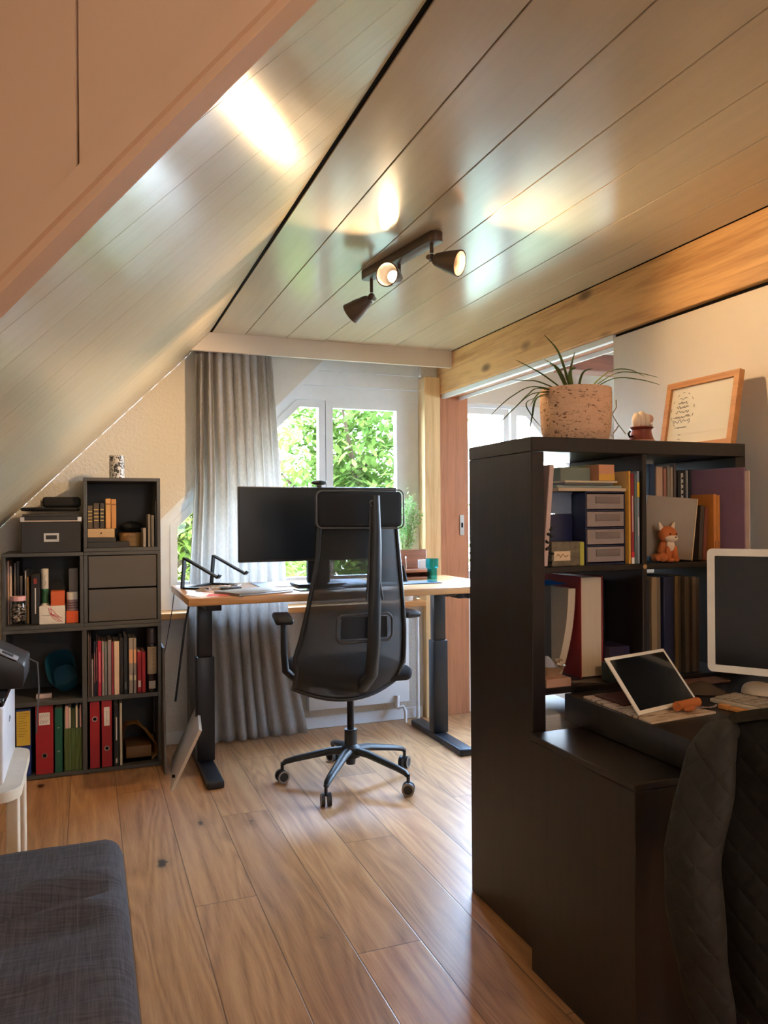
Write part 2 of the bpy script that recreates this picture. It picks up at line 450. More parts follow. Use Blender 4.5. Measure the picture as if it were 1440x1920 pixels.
mb.ring(sash1, pane1, 'y', 4.463, 4.51); mb.ring(sash2, pane2, 'y', 4.463, 4.51)
# fixed boards round the sashes
def fill(mb, poly, y0, y1): mb.prism(poly, 'y', y0, y1)
zt = 1.965
fill(mb, [(1.345, .74), (1.349, .74), (1.349, zt), (1.345, zt)], 4.475, 4.52)
fill(mb, [(1.853, .74), (1.96, .74), (1.96, zt), (1.853, zt)], 4.470, 4.52)
fill(mb, [(.26, .74), (.43, .74), (.43, 1.222), (.26, 1.052)], 4.470, 4.52)
fill(mb, [(.43, .74), (1.853, .74), (1.853, .856), (.43, .856)], 4.470, 4.52)
fill(mb, [(.26, 1.052), (1.169, 1.961), (1.10, 2.01), (.25, diag(.25) + .02)], 4.470, 4.52)
fill(mb, [(1.05, zt - .001), (1.96, zt - .001), (1.96, 2.05), (1.12, 2.05)], 4.466, 4.52)
fill(mb, [(1.10, 2.054), (1.96, 2.054), (1.96, 2.14), (1.20, 2.14)], 4.460, 4.52)
fill(mb, [(1.20, 2.144), (1.96, 2.144), (1.96, CEIL), (1.34, CEIL)], 4.466, 4.52)
# raised reveal along the diagonal
fill(mb, [(.25, diag(.25) - .03), (.25, diag(.25)), (1.384, CEIL), (1.414, CEIL)], 4.428, 4.52)
w1 = struct('window_1', mb, white_paint, 'white window with a slanting corner', 'window')
g1 = struct('pane', MB().prism(pane1, 'y', 4.485, 4.489), glass('window_glass'), parent=w1)
struct('pane', MB().prism(pane2, 'y', 4.485, 4.489), glass('window_glass'), parent=w1)
struct('window_handle', MB().box(1.335, 4.43, 1.27, 1.36, 4.462, 1.33, .004).box(1.338, 4.425, 1.19, 1.357, 4.44, 1.31, .005), M('grey_metal', (150, 150, 150), .35, .6), parent=w1)

# fascia that hides the curtain track
struct('trim_4', MB().prism([(.52, 2.158), (2.068, 2.158), (2.068, CEIL), (.62, CEIL)], 'y', 4.2, 4.225), warm_white, 'white fascia board over the curtain', 'trim')
struct('trim_5', MB().box(.62, 4.27, 2.205, 1.93, 4.33, 2.235, .004), white_paint, 'curtain track', 'trim')

# right side: beam, post, door opening, sliding door
struct('trim_6', MB().box(2.07, -1.6, 2.025, 2.268, 4.50, CEIL - .001, .004), pine, 'long knotty pine ceiling beam', 'beam')
struct('trim_7', MB().box(1.962, 4.375, 0, 2.070, 4.52, 2.13, .004), post_wood, 'pale wooden post beside the window', 'post')
struct('trim_8', MB().box(2.072, 4.385, 0, 2.268, 4.52, 2.024, .003), jamb_wood, 'reddish wooden door jamb', 'door jamb')
struct('trim_9', MB().box(2.085, 2.692, 1.998, 2.112, 4.384, 2.0245, .002), white_paint, 'white sliding door track', 'trim')
struct('shadow_strip', MB().box(2.10, -1.6, 2.0105, 2.15, 2.690, 2.0245), dark, 'dark strip painted as the shadow above the sliding door', 'trim')  # solid dark strip stands in for the shade between beam and door top
struct('trim_10', MB().box(2.20, 1.6, 1.992, 2.212, 4.384, 2.0245, .002), white_paint, 'thin white lintel strip', 'trim')
struct('trim_11', MB().box(2.152, 1.6, 2.012, 2.199, 4.384, 2.0245), jamb_wood, 'brown underside of the lintel', 'trim')
st = struct('trim_12', MB().box(2.205, 4.379, 1.135, 2.235, 4.384, 1.265, .002, 1), M('brushed_steel', (196, 190, 182), .35, .7), 'steel strike plate on the jamb', 'strike plate')
struct('latch_hole', MB().box(2.214, 4.3775, 1.185, 2.226, 4.379, 1.215), dark, parent=st)
struct('wall_right', MB().box(2.16, -1.7, 0, 2.27, 2.60, 2.0115).box(2.085, -1.7, 0, 2.16, 1.50, 2.005), warm_white, 'smooth wall behind the bookcase', 'wall')
d1 = struct('door_1', MB().box(2.085, 1.505, .012, 2.118, 2.69, 2.010, .003), warm_white, 'white sliding door panel', 'door')

# next room through the opening
mb = MB()
mb.prism([(2.27, 0), (4.3, 0), (4.3, .75), (2.27, .75)], 'y', WY, 4.52)
mb.prism([(2.27, 1.99), (2.62, 1.99), (2.90, 1.99), (3.6, 1.29), (3.6, .75), (4.3, .75), (4.3, .95), (2.99, CEIL), (2.27, CEIL)], 'y', WY, 4.52)
struct('wall_back', mb, white_wall, 'white gable wall of the next room', 'wall')
pa = [(2.31, .90), (2.575, .90), (2.575, 1.925), (2.31, 1.925)]; pb = [(2.675, .90), (3.45, .90), (3.45, 1.215), (2.745, 1.925), (2.675, 1.925)]
mb = MB(); mb.ring(inset(pa, -.04), pa, 'y', 4.463, 4.51); mb.ring(inset(pb, -.045), pb, 'y', 4.463, 4.51)
mb.ring([(2.268, .752), (3.6, .752), (3.6, 1.29), (2.90, 1.99), (2.268, 1.99)], [(2.274, .858), (3.50, .858), (3.50, 1.235), (2.77, 1.968), (2.274, 1.968)], 'y', 4.47, 4.52)
w2 = struct('window_2', mb, white_paint, 'window of the next room', 'window')
struct('pane', MB().prism(pa, 'y', 4.485, 4.489), glass('window_glass'), parent=w2)
struct('pane', MB().prism(pb, 'y', 4.485, 4.489), glass('window_glass'), parent=w2)
struct('wall_far', MB().box(4.3, -1.7, 0, 4.4, 4.62, .95), white_wall, 'far wall of the next room', 'wall')
def zs2(x): return CEIL - (x - 2.95)
mb = MB()
for xa, xb, ya, yb in ((2.95, 4.3, -1.6, 2.3), (2.95, 4.3, 3.8, 4.419), (2.95, 3.15, 2.3, 3.8), (3.95, 4.3, 2.3, 3.8)):
    mb.prism([(xa, zs2(xa)), (xb, zs2(xb)), (xb + .03, zs2(xb) + .03), (xa + .03, zs2(xa) + .03)], 'y', ya, yb)
struct('ceiling_slope', mb, M('pale_grey_slope', (176, 168, 158), .5), 'slope of the next room', 'ceiling')
mb = MB()
for xa, xb, ya, yb in ((3.15, 3.20, 2.3, 3.8), (3.90, 3.95, 2.3, 3.8), (3.20, 3.90, 2.3, 2.35), (3.20, 3.90, 3.75, 3.8)):
    mb.prism([(xa, zs2(xa) - .01), (xb, zs2(xb) - .01), (xb + .04, zs2(xb) + .03), (xa + .04, zs2(xa) + .03)], 'y', ya, yb)
w4 = struct('fill_skylight', mb, white_paint, 'added fill-light roof window of the next room', 'window')  # roof window added so bluish daylight spills through the doorway
struct('pane', MB().prism([(3.20, zs2(3.2) + .01), (3.90, zs2(3.9) + .01), (3.903, zs2(3.9) + .013), (3.203, zs2(3.2) + .013)], 'y', 2.35, 3.75), glass('window_glass'), parent=w4)
struct('trim_13', MB().box(2.272, 3.30, 2.0, 3.06, 3.42, 2.09, .004).box(2.272, 3.0, 2.13, 2.95, 3.12, 2.258, .004), roof_wood, 'brown tie beams in the next room', 'beam')

# ------------------------------------------------------------------ OUTSIDE
struct('ground', MB().box(-30, 4.7, -3.3, 34, 40, -3.2), M('lawn', (104, 110, 84), .9), 'lawn far below the window', 'ground')
bark = M('bark', (84, 66, 50), .9, bump=.5)
def tree(label, cx, cy, zc, rx, ry, rz, nleaf, m, size, seed):
    rnd = random.Random(seed)
    t = thing('garden_tree', label, 'tree', (cx, cy, -3.2), group='trees outside the window')
    tr = MB(); tr.tube([(0, 0, 0), (.06, .03, 1.6), (0, 0, 3.2 + zc)], [.16, .13, .06], 10)
    for k in range(9):
        a = k * 2.4; h = 2.2 + zc * .5 + .25 * k
        tr.tube([(0, 0, h), (math.cos(a) * rx * .4, math.sin(a) * ry * .4, h + .45), (math.cos(a) * rx * .8, math.sin(a) * ry * .8, h + 1.0)], [.05, .035, .012], 6)
    tr.build('trunk', bark, t)
    bm = bmesh.new()
    clumps = [(rnd.gauss(0, .45), rnd.gauss(0, .45), rnd.gauss(0, .45)) for _ in range(70)]
    for i in range(nleaf):
        c = rnd.choice(clumps)
        p = Vector((c[0] + rnd.gauss(0, .16), c[1] + rnd.gauss(0, .16), c[2] + rnd.gauss(0, .15)))
        if p.length > 1.25: continue
        p = Vector((p.x * rx, p.y * ry, p.z * rz + zc + 3.2))
        q = Matrix.Rotation(rnd.uniform(0, 2 * PI), 3, 'Z') @ Matrix.Rotation(rnd.uniform(-.9, .9), 3, 'X')
        s = size * rnd.uniform(.6, 1.3)
        v = [bm.verts.new(p + q @ (Vector(w) * s)) for w in ((0, -1, 0), (.42, -.25, .08), (.3, .45, .06), (0, 1, -.1), (-.3, .45, .06), (-.42, -.25, .08))]
        bm.faces.new((v[0], v[1], v[2], v[3])); bm.faces.new((v[0], v[3], v[4], v[5]))
    mb = MB(); mb.bm.free(); mb.bm = bm
    mb.build('foliage', m, t, smooth=False)
lf1 = leafmat('bright_leaves', (74, 112, 38), (122, 150, 62)); lf2 = leafmat('yellow_leaves', (98, 120, 48), (150, 158, 92)); lf3 = leafmat('deep_leaves', (72, 100, 44), (118, 140, 72))
tree('leafy green tree filling the right pane of the window', 3.35, 9.6, 1.7, 1.45, 1.3, 1.9, 9000, lf3, .085, 3)
tree('pale yellow-green tree seen between curtain and window bar', 1.05, 7.6, 1.1, 1.0, 1.0, 1.8, 8000, lf2, .075, 5)
tree('low bright tree behind the lower panes of the window', 3.6, 13.6, .4, 3.0, 1.4, 1.9, 7000, lf1, .095, 8)
tree('small tree at the left end of the window', -.9, 9.6, .5, 1.2, 1.0, 1.6, 3500, lf1, .07, 11)
tree('low tree behind the doorway opening', 7.0, 9.8, -.1, 1.4, 1.3, 1.4, 4000, lf2, .08, 12)
# ------------------------------------------------------------------ GREY CUBE SHELVES
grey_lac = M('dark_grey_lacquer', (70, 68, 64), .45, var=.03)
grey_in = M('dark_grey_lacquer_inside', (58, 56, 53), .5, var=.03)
paper = M('book_paper', (214, 196, 170), .8, var=.08, vscale=8, stretch=(60, 60, 1))
white_label = M('white_label', (230, 222, 214), .6)
ink = M('ink', (34, 32, 36), .6)
black_pl = M('black_plastic', (24, 24, 26), .42)
SY, SB = 4.06, 4.415                                     # front and back of the shelf units
c0, c1, c2 = -.387, -.022, .345
l1, l2, l3, l4 = .003, .727, 1.095, 1.463
T = .018
def cube_unit(name, label, x0, x1, z0, z1, cols=1, rows=1):
    t = thing(name, label, 'shelf', ((x0 + x1) / 2, SY, z0))
    w, h, d = (x1 - x0) / 2, z1 - z0, SB - SY
    g = .0008
    def p(n, *a): MB().box(*a, .0015, 1).build(n, grey_lac, t)
    p('side_panel', -w + g, 0, T, -w + T, d, h - T); p('side_panel', w - T, 0, T, w - g, d, h - T)
    p('top_panel', -w + g, 0, h - T, w - g, d, h - g); p('bottom_panel', -w + g, 0, 0, w - g, d, T)
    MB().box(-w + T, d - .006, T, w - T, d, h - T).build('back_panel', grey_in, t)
    for i in range(1, cols): p('divider', -w + 2 * w * i / cols - T * .6, .001, T, -w + 2 * w * i / cols + T * .6, d - .007, h - T)
    for j in range(1, rows):
        for i in range(cols):
            xa = -w + 2 * w * i / cols + T * (.6 if i else 1); xb = -w + 2 * w * (i + 1) / cols - T * (.6 if i < cols - 1 else 1)
            p('shelf_board', xa, .001, h * j / rows - T * .6, xb, d - .007, h * j / rows + T * .6)
    return t
cube_unit('cube_shelf', 'wide dark grey four-compartment shelf unit standing on the floor with binders', c0, c2, l1, l2, 2, 2)
cube_unit('cube_shelf', 'dark grey open cube above the blue bin, holding a jar and small boxes', c0, c1, l2, l3)
cube_unit('cube_shelf', 'topmost dark grey open cube with old small books', c1, c2, l3, l4)
t = cube_unit('drawer_cube', 'dark grey cube closed by two plain flush drawers', c1, c2, l2, l3); t['category'] = 'drawer unit'
w = (c2 - c1) / 2
for k in range(2):
    MB().box(-w + T + .004, .004, T + .003 + k * .1665, w - T - .004, .30, T + .1615 + k * .1665, .002, 1).build('drawer', M('drawer_front_grey', (82, 76, 70), .5, var=.03), t)

# ---- books and binders -------------------------------------------------
def book(x0, x1, zt, Y, zb, d, m, label, group=None, cat='book', name='book', marks=None, mark_m=None, pages=True, tilt=0, flip=False):
    """standing book: cover (spine towards the room unless flip), page block and printed spine marks"""
    w, h = x1 - x0, zt - zb; b = min(.0025, w * .12)
    t = thing(name, label, cat, ((x0 + x1) / 2, Y, zb), (0, tilt, 0), group)
    mb = MB()
    if flip:
        mb.box(-w / 2, 0, 0, -w / 2 + b, d, h).box(w / 2 - b, 0, 0, w / 2, d, h).box(-w / 2 + b, d - b, 0, w / 2 - b, d, h)
        py0, py1 = .004, d - b - .0004
    else:
        mb.box(-w / 2, .002, 0, -w / 2 + b, d, h).box(w / 2 - b, .002, 0, w / 2, d, h).box(-w / 2, 0, 0, w / 2, .002 + b, h, min(.002, w * .1), 1)
        py0, py1 = .003 + b, d - .005
    mb.build('cover', m, t)
    if pages: MB().box(-w / 2 + b + .0003, py0, .003, w / 2 - b - .0003, py1, h - .004).build('pages', paper, t)
    if marks:
        for (za, zc, wf, mm) in marks:
            MB().box(-w / 2 * wf, -.0008, h * za, w / 2 * wf, .0, h * zc).build('spine_label', mm, t)
    return t
def bk(pxa, pxb, pyt, Y, zb, d, m, label, group=None, **k):
    a, b = at_y(pxa, pyt, Y), at_y(pxb, pyt, Y)
    ztop = k.pop('zmax', 9); lo, hi = (c0 + T, c1 - T) if (a.x + b.x) / 2 < c1 else (c1 + T, c2 - T)
    return book(max(a.x + .0006, lo + .0008), min(b.x - .0006, hi - .0008), min((a.z + b.z) / 2, ztop), Y, zb, d, m, label, group, **k)
def cm(c, rough=.55): return M('cover_%d_%d_%d' % c, c, rough, var=.05)

def binder(pxa, pxb, pyt, Y, zb, m, label, ring_z, lab=None, zmax=9):
    a, b = at_y(pxa, pyt, Y), at_y(pxb, pyt, Y); x0, x1 = a.x + .001, b.x - .001; zt = min(zmax, (a.z + b.z) / 2)
    w, h, d = x1 - x0, zt - zb, .285
    t = thing('ring_binder', label, 'binder', ((x0 + x1) / 2, Y, zb), group='ring binders in the bottom row')
    MB().box(-w / 2, .001, 0, -w / 2 + .0025, d, h).box(w / 2 - .0025, .001, 0, w / 2, d, h).box(-w / 2, 0, 0, w / 2, .004, h, .001, 1).build('cover', m, t)
    MB().box(-w / 2 + .004, .02, .006, w / 2 - .004, d - .01, h - .02).build('paper_stack', paper, t)
    if ring_z:
        mb = MB(); mb.lathe([(.0085, 0), (.0125, 0), (.0125, .002), (.0085, .002)], 20, Matrix.Translation((0, -.0002, h * ring_z)) @ Matrix.Rotation(PI / 2, 4, 'X'), closed=True)
        rg = mb.build('finger_ring', M('ring_metal', (180, 172, 165), .3, .9), t)
        MB().cyl((0, -.0004, h * ring_z), (0, .0005, h * ring_z), .0086, n=20).build('finger_hole', dark, t)
    if lab:
        za, zc, wf, mm, pen = lab
        l = MB().box(-w / 2 * wf, -.0012, h * za, w / 2 * wf, 0, h * zc).build('label', mm, t)
        if pen: strokes([[(x * w / 2 * wf, -.0014, h * (za + (zc - za) * z)) for x, z in L] for L in pen], .0007).build('handwriting', ink, l)
    return t
red = M('binder_red', (158, 24, 32), .5, var=.06); blue = M('binder_blue', (30, 52, 120), .5)
zB = l1 + T + .0004                                      # bottom row
zBt = l1 + .362 - T * .6 - .002
YB = 4.072
scr1 = [[(-.7, .55), (-.55, .8), (-.4, .6), (-.2, .85), (0, .62), (.2, .85), (.4, .65), (.6, .82), (.75, .7)], [(-.75, .25), (-.55, .4), (-.3, .35), (-.35, .15), (-.7, .18), (-.75, .27)], [(-.2, .15), (-.1, .38), (0, .15)], [(.15, .36), (.3, .14), (.55, .38)]]
ylines = [[(-.75, z), (e, z)] for z, e in ((.93, .8), (.86, .75), (.8, .3), (.72, .1), (.66, .5), (.58, .6), (.5, .2), (.42, .55), (.34, .3), (.28, .1))]
binder(29, 58, 1330, YB, zB, blue, 'blue ring binder with a large yellow sheet on its spine, behind the white stool', 0, (.46, .97, .92, M('yellow_label', (214, 176, 56), .6), ylines), zBt)
binder(66, 100, 1322, YB, zB, red, 'broad red ring binder with handwritten white square label', .27, (.72, .9, .62, white_label, scr1), zBt)
green = M('binder_green', (24, 84, 62), .35)
bk(102, 117, 1328, YB, zB, .27, green, 'thin dark green folder beside the broad red binder', zmax=zBt, name='folder', cat='folder', marks=[(.69, .705, .3, M('ring_metal')), (.32, .34, .3, M('ring_metal'))])
# green see-through magazine holder with papers
a, b = at_y(120, 1325, YB), at_y(154, 1325, YB); w = b.x - a.x
t = thing('magazine_holder', 'clear green magazine holder full of papers at the end of the bottom row', 'magazine holder', (a.x, YB, zB))
gp = veil('green_film', (92, 116, 66), .62, .25)
MB().box(0, 0, 0, w, .0025, .21, .001, 1).box(0, .0026, 0, .0025, .26, .30).box(w - .0025, .0026, 0, w, .26, .30).box(.0026, .0026, 0, w - .0026, .26, .003).build('holder', gp, t)
for k, (f0, f1, hh, cc) in enumerate(((.06, .24, .318, (220, 170, 160)), (.26, .36, .31, (222, 210, 190)), (.40, .62, .305, (58, 72, 40)), (.64, .74, .316, (226, 214, 190)), (.76, .84, .30, (40, 40, 44)), (.86, .94, .316, (214, 160, 150)))):
    MB().box(w * f0, .006 + .002 * (k % 3), .004, w * f1, .22, min(hh, zBt - zB)).build('document', cm(cc, .7), t)
binder(168, 187, 1316, YB, zB, red, 'red ring binder without label, left of the two in the right bottom compartment', .74, None, zBt)
binder(190, 210, 1313, YB, zB, red, 'red ring binder with a tall white label', .28, (.62, .9, .55, white_label, [[(0, .2), (.1, .3), (-.1, .45), (.1, .6), (0, .8)]]), zBt)
bk(213, 223, 1322, YB, zB, .24, cm((30, 28, 28)), 'black book with pale vertical lettering in the bottom row', zmax=zBt, marks=[(.42, .8, .25, white_label), (.05, .12, .3, white_label)])
bk(224, 229, 1318, YB, zB, .24, cm((206, 196, 170)), 'thin cream booklet beside the brown paper bag', zmax=zBt)
# brown paper bag
bx = at_y(231, 1400, YB).x; bx1 = c2 - T - .004
t = thing('paper_bag', 'crumpled brown paper bag lying open in the bottom compartment', 'bag', ((bx + bx1) / 2, YB + .004, zB))
hw = (bx1 - bx) / 2
def bagsec(v):
    y = .02 + .27 * v; k = 1 - .25 * v
    P = [(-hw * .98, .0), (-hw * .55, -.0), (0, .0), (hw * .7, .0), (hw * .98, .012), (hw * .97, .05), (hw * .55, .085), (-hw * .1, .135 * (1 if v < .6 else .9)), (-hw * .75, .125), (-hw * .93, .1), (-hw * .99, .05)]
    return [(x * (1 if v else 1), y + .008 * math.sin(7 * i + 9 * v), max(.001, z * k + (.004 * math.sin(5 * i + 11 * v) if z > .01 else .001))) for i, (x, z) in enumerate(P)]
def bagfn(u, v):
    s = bagsec(v); k = len(s); f = (u * k) % k; i = int(f); q = f - i
    A, B = s[i % k], s[(i + 1) % k]
    return tuple(A[j] + (B[j] - A[j]) * q for j in range(3))
kraft = M('kraft_paper', (214, 164, 96), .8, var=.12, vscale=20, bump=.3, bscale=30)
MB().sheet(bagfn, 44, 10, .0012).build('bag', kraft, t, smooth=False)
MB().box(-hw * .8, .07, .004, hw * .7, .25, .045, .004).build('contents', cm((120, 84, 48)), t); t.scale = (1, 1, 1.5)

# second row
zM = l1 + .362 + T * .6 + .0004; zMt = l2 - T - .003
t = thing('storage_bin', 'teal blue plastic bin lying on its side in the shelf', 'bin', (0, 0, 0))
ca = at_y(116, 1262, 4.10); teal = M('teal_plastic', (38, 108, 138), .4, var=.05)
def binfn(u, v):                                         # mouth at v=0, base closes to a point at v=1
    a = 2 * PI * u; k = min(1, v / .8); r = .080 * (1 - .22 * k); e = 3.0
    if v > .8: r *= 1 - (v - .8) / .2 * .999
    cx, sz = math.cos(a), math.sin(a); rad = r / ((abs(cx) ** e + abs(sz) ** e) ** (1 / e))
    return (rad * cx, .20 * k, rad * sz * 1.3)
mb = MB(); mb.sheet(binfn, 48, 15, .003)
o = mb.build('bin_body', teal, t); o.scale = (.86, .9, .86); o.location = (ca.x - .006, 4.12, zM + .149); o.rotation_euler = (-.50, -.22, .0)
MB().box(0, 0, 0, .072, .03, .022, .004).build('eraser', M('eraser_white', (226, 196, 186), .6), None, (at_y(66, 1290, YB).x, YB + .05, zM))
tag(bpy.data.objects['eraser'], 'small pinkish-white block left of the teal bin', 'eraser')
row = [(162, 166, 1187, (226, 196, 180), 'slim pinkish-white booklet at the left end of the book row'), (166.5, 171, 1193, (66, 44, 48), 'slim dark maroon book near the left end of the book row'), (171.5, 175, 1236, (150, 140, 136), 'short grey booklet between dark books'),
       (175.5, 179, 1203, (34, 32, 60), 'narrow navy book left of the crimson one'), (179.5, 182.5, 1190, (26, 26, 32), 'narrow black book left of the crimson one'), (183, 190, 1202, (176, 34, 62), 'crimson book with pink lettering'), (190.5, 195.5, 1203, (150, 148, 142), 'light grey book right of the crimson one'),
       (196, 201, 1203, (132, 134, 132), 'mid grey book in the pale group'), (201.5, 208.5, 1200, (146, 132, 134), 'mauve grey book in the pale group'), (209, 213, 1204, (134, 30, 44), 'dark red book left of the cream block'), (213.5, 223.5, 1203, (226, 198, 170), 'cream paperback in the middle of the row'),
       (224, 231, 1196, (36, 32, 34), 'black book right of the cream paperback'), (231.5, 239, 1192, (30, 32, 34), 'broad black book before the grey pair')]
lastx = -9
for pa, pb, pt, cc, lb in row:
    mk = None
    if 'crimson' in lb: mk = [(.25, .8, .3, M('pink_print', (226, 130, 140), .6))]
    if 'broad black' in lb: mk = [(.08, .2, .3, M('grey_print', (120, 124, 122), .6))]
    if 'slim pinkish' in lb: mk = [(.05, .25, .5, M('pale_print', (236, 226, 180), .6))]
    bk(pa, pb, pt, YB + .004 * (len(lb) % 4), zM, .2, cm(cc), lb, 'books in the second row', zmax=zMt, marks=mk)
for pa, pb, lb in ((241, 249.5, 'grey book with peach band, left of a like pair'), (250, 255.5, 'narrower grey book with peach band, right of a like pair')):
    bk(pa, pb, 1197, YB, zM, .2, cm((150, 136, 126)), lb, 'books in the second row', zmax=zMt, marks=[(.55, .8, .9, M('peach_print', (220, 160, 120), .6)), (.24, .33, .7, M('ivory_print', (220, 205, 170), .6))])
bk(257, 265.5, 1222, YB, zM, .17, cm((160, 26, 36)), 'short red book with white sticker', 'books in the second row', marks=[(.14, .3, .6, white_label)])
bk(266, 273, 1222, YB, zM, .17, cm((172, 30, 40)), 'short red book without sticker, beside the labelled bottle', 'books in the second row')
# bottle / tall tube with cream label
bc = at_y(285.8, 1240, 4.10); br = .0245; bh = min(zMt - zM, .322)
t = thing('bottle', 'dark bottle with a cream upright label at the right end of the books', 'bottle', (min(bc.x, c2 - T - br - .003), 4.095, zM))
MB().lathe([(.001, 0), (br, 0), (br, bh * .72), (br * .95, bh * .74), (br * .95, bh * .76), (.001, bh * .76)], 28).build('bottle_body', M('dark_glass_brown', (34, 26, 26), .2), t)
MB().lathe([(.001, bh * .762), (br * .97, bh * .762), (br * .97, bh * .975), (br * .9, bh), (.001, bh)], 28).build('cap', M('dark_cap', (48, 34, 36), .4), t)
def lab_arc(z0, z1, a0, a1, r): return lambda u, v: (r * math.sin(a0 + (a1 - a0) * u), -r * math.cos(a0 + (a1 - a0) * u), z0 + (z1 - z0) * v)
l = MB().sheet(lab_arc(bh * .28, bh * .71, -1.1, 1.1, br + .0005), 16, 2, .0003).build('label', M('cream_label', (226, 200, 164), .6), t)
gl = []
for i, f in enumerate((.36, .42, .49, .54, .60, .66)):
    z = bh * f; gl.append([(.004 * (-1) ** i, -br - .0012, z), (.009, -br - .0006, z + .004), (.002, -br - .0012, z + .008)])
    gl.append([(.004, -br - .0012, z - .003), (.009, -br - .0006, z + .002)])
strokes(gl, .0006).build('lettering', M('brown_print', (120, 92, 72), .7), l)
MB().sheet(lab_arc(bh * .05, bh * .17, -.7, .7, br + .0005), 12, 2, .0003).build('badge', white_label, t)

# third row: open cube with jar, books, boxes
zC = l2 + T + .0004; zCt = l3 - T - .003
for pa, pb, pt, cc, lb in ((12, 17, 1052, (226, 180, 160), 'pink folder at the far left of the jar cube'), (17.5, 22, 1062, (228, 206, 186), 'cream magazine second from the left in the jar cube'), (26, 30, 1056, (120, 112, 110), 'grey folder rising behind the jar'), (31, 36, 1052, (52, 50, 52), 'dark folder rising behind the jar'),
                           (37, 42, 1080, (110, 104, 104), 'short dark grey booklet behind the jar'), (46, 49.5, 1070, (202, 196, 190), 'thin white booklet right of the jar'), (50, 54.5, 1082, (214, 160, 90), 'orange-brown slim book right of the jar')):
    bk(pa, pb, pt, YB + .085, zC, .22, cm(cc), lb, 'papers and booklets in the jar cube', zmax=zCt)
bk(57.5, 74.5, 1078, YB + .02, zC, .2, cm((28, 24, 26)), 'thick black book with upright white lettering and red emblem', zmax=zCt, marks=[(.22, .74, .12, white_label), (.82, .93, .35, M('red_print', (150, 50, 40), .6))])
jc = at_y(36, 1150, YB + .035); jr = .040
t = thing('jar', 'clear jar of dark shells with a pink lid', 'jar', (jc.x - .004, YB + .041, zC))
jg = glass('jar_glass')
MB().lathe([(.001, .0), (jr * .85, 0), (jr, .008), (jr, .105), (jr * .86, .118), (jr * .82, .118), (jr * .95, .104), (jr * .95, .01), (.001, .006)], 30).build('jar_body', jg, t)
MB().lathe([(.001, .119), (jr * .88, .119), (jr * .88, .138), (jr * .85, .14), (.001, .14)], 30).build('lid', M('pink_lid', (214, 160, 160), .5), t)
mb = MB(); rnd = random.Random(4)
for i in range(90):
    a = rnd.uniform(0, 2 * PI); r = jr * .8 * math.sqrt(rnd.random()); mb.ball((r * math.cos(a), r * math.sin(a), .018 + rnd.random() * .078), (.008, .006, .005), 8, 6, Matrix.Rotation(rnd.uniform(0, 3), 3, 'X'))
tj = NT('speckled_shells'); b_ = tj.bsdf(.5); tj.link(tj.ramp(tj.noise(tj.coords(), 90, 2), [(.45, rgb((38, 32, 30))), (.58, rgb((188, 170, 156)))]), b_.inputs['Base Color'])
tag(mb.build('shells', tj.m, t), kind='stuff')
# white box with red scribble, orange boxes, tubes, bottle
def boxthing(name, label, cat, x0, x1, Y, d, z0, z1, m, bev=.0015, group=None):
    if Y > 4.05 and x0 > c1 - .05 and x1 < c2 + .05: x0, x1 = max(x0, c1 + T + .0008), min(x1, c2 - T - .0008)
    o = MB().box(-(x1 - x0) / 2, 0, 0, (x1 - x0) / 2, d, z1 - z0, bev, 1).build(name, m); o.location = ((x0 + x1) / 2, Y, z0); return tag(o, label, cat, group)
a = at_y(73.5, 1140, YB + .01); b = at_y(122, 1140, YB + .01)
wb = boxthing('carton', 'white carton with a red scribbled drawing', 'box', a.x, b.x, YB + .01, .12, zC, zC + .088, M('white_carton', (232, 222, 206), .6))
w = (b.x - a.x) / 2; pk = M('crimson_print', (196, 40, 70), .6)
strokes([[(-.05 * w / .06 + .0, -.0006, .044), (.2 * w, -.0006, .043)]], .0006).build('printed_line', ink, wb)
strokes([[(w * x, -.0006, .088 * z) for x, z in L] for L in ([(-.3, .92), (-.15, .6), (.1, .45), (.4, .3), (.8, .1)], [(-.25, .85), (0, .8), (.3, .55), (.5, .35), (.1, .5), (-.2, .65), (.1, .3), (.6, .12)], [(-.1, .95), (-.05, .55), (.35, .5), (.75, .3)])], .0011).build('scribble', pk, wb)
zW = zC + .0884
a = at_y(95, 1115, YB + .02); b = at_y(121, 1115, YB + .02)
og = M('orange_carton', (206, 92, 46), .6)
boxthing('carton', 'orange-red carton on top of the white scribbled one', 'box', a.x, b.x, YB + .02, .08, zW, zW + .07, og)
bc = at_y(84, 1100, YB + .04)
t = thing('tube', 'tall white and green tube standing on the white carton', 'tube', (bc.x, YB + .055, zW)); rr_ = .0165
MB().lathe([(.001, 0), (rr_, 0), (rr_, .012), (.001, .012)], 24).build('base_cap', white_label, t)
MB().lathe([(.001, .0122), (rr_, .0122), (rr_, .082), (.001, .082)], 24).build('green_band', M('tube_green', (44, 96, 62), .45), t)
MB().lathe([(.001, .0822), (rr_, .0822), (rr_, .18), (.001, .182)], 24).build('tube_body', M('tube_white', (214, 202, 188), .45), t)
strokes([[(.0, -rr_ - .0004, .10), (.005, -rr_ - .0002, .115), (-.003, -rr_ - .0004, .13), (.004, -rr_ - .0002, .15)]], .0008).build('lettering', ink, t)
a = at_y(124, 1150, YB + .015); b = at_y(147, 1150, YB + .015)
boxthing('carton', 'orange box in the right corner under the medicine jar', 'box', a.x, b.x, YB + .015, .07, zC, zC + .058, M('bright_orange_carton', (226, 92, 40), .6))
mc = ((a.x + b.x) / 2, YB + .05, zC + .0586)
t = thing('medicine_jar', 'small jar with white cap and striped label on the orange box', 'jar', mc); r_ = .0265
MB().lathe([(.001, 0), (r_, 0), (r_, .055), (.001, .055)], 24).build('jar_body', M('pill_jar', (150, 126, 130), .4), t)
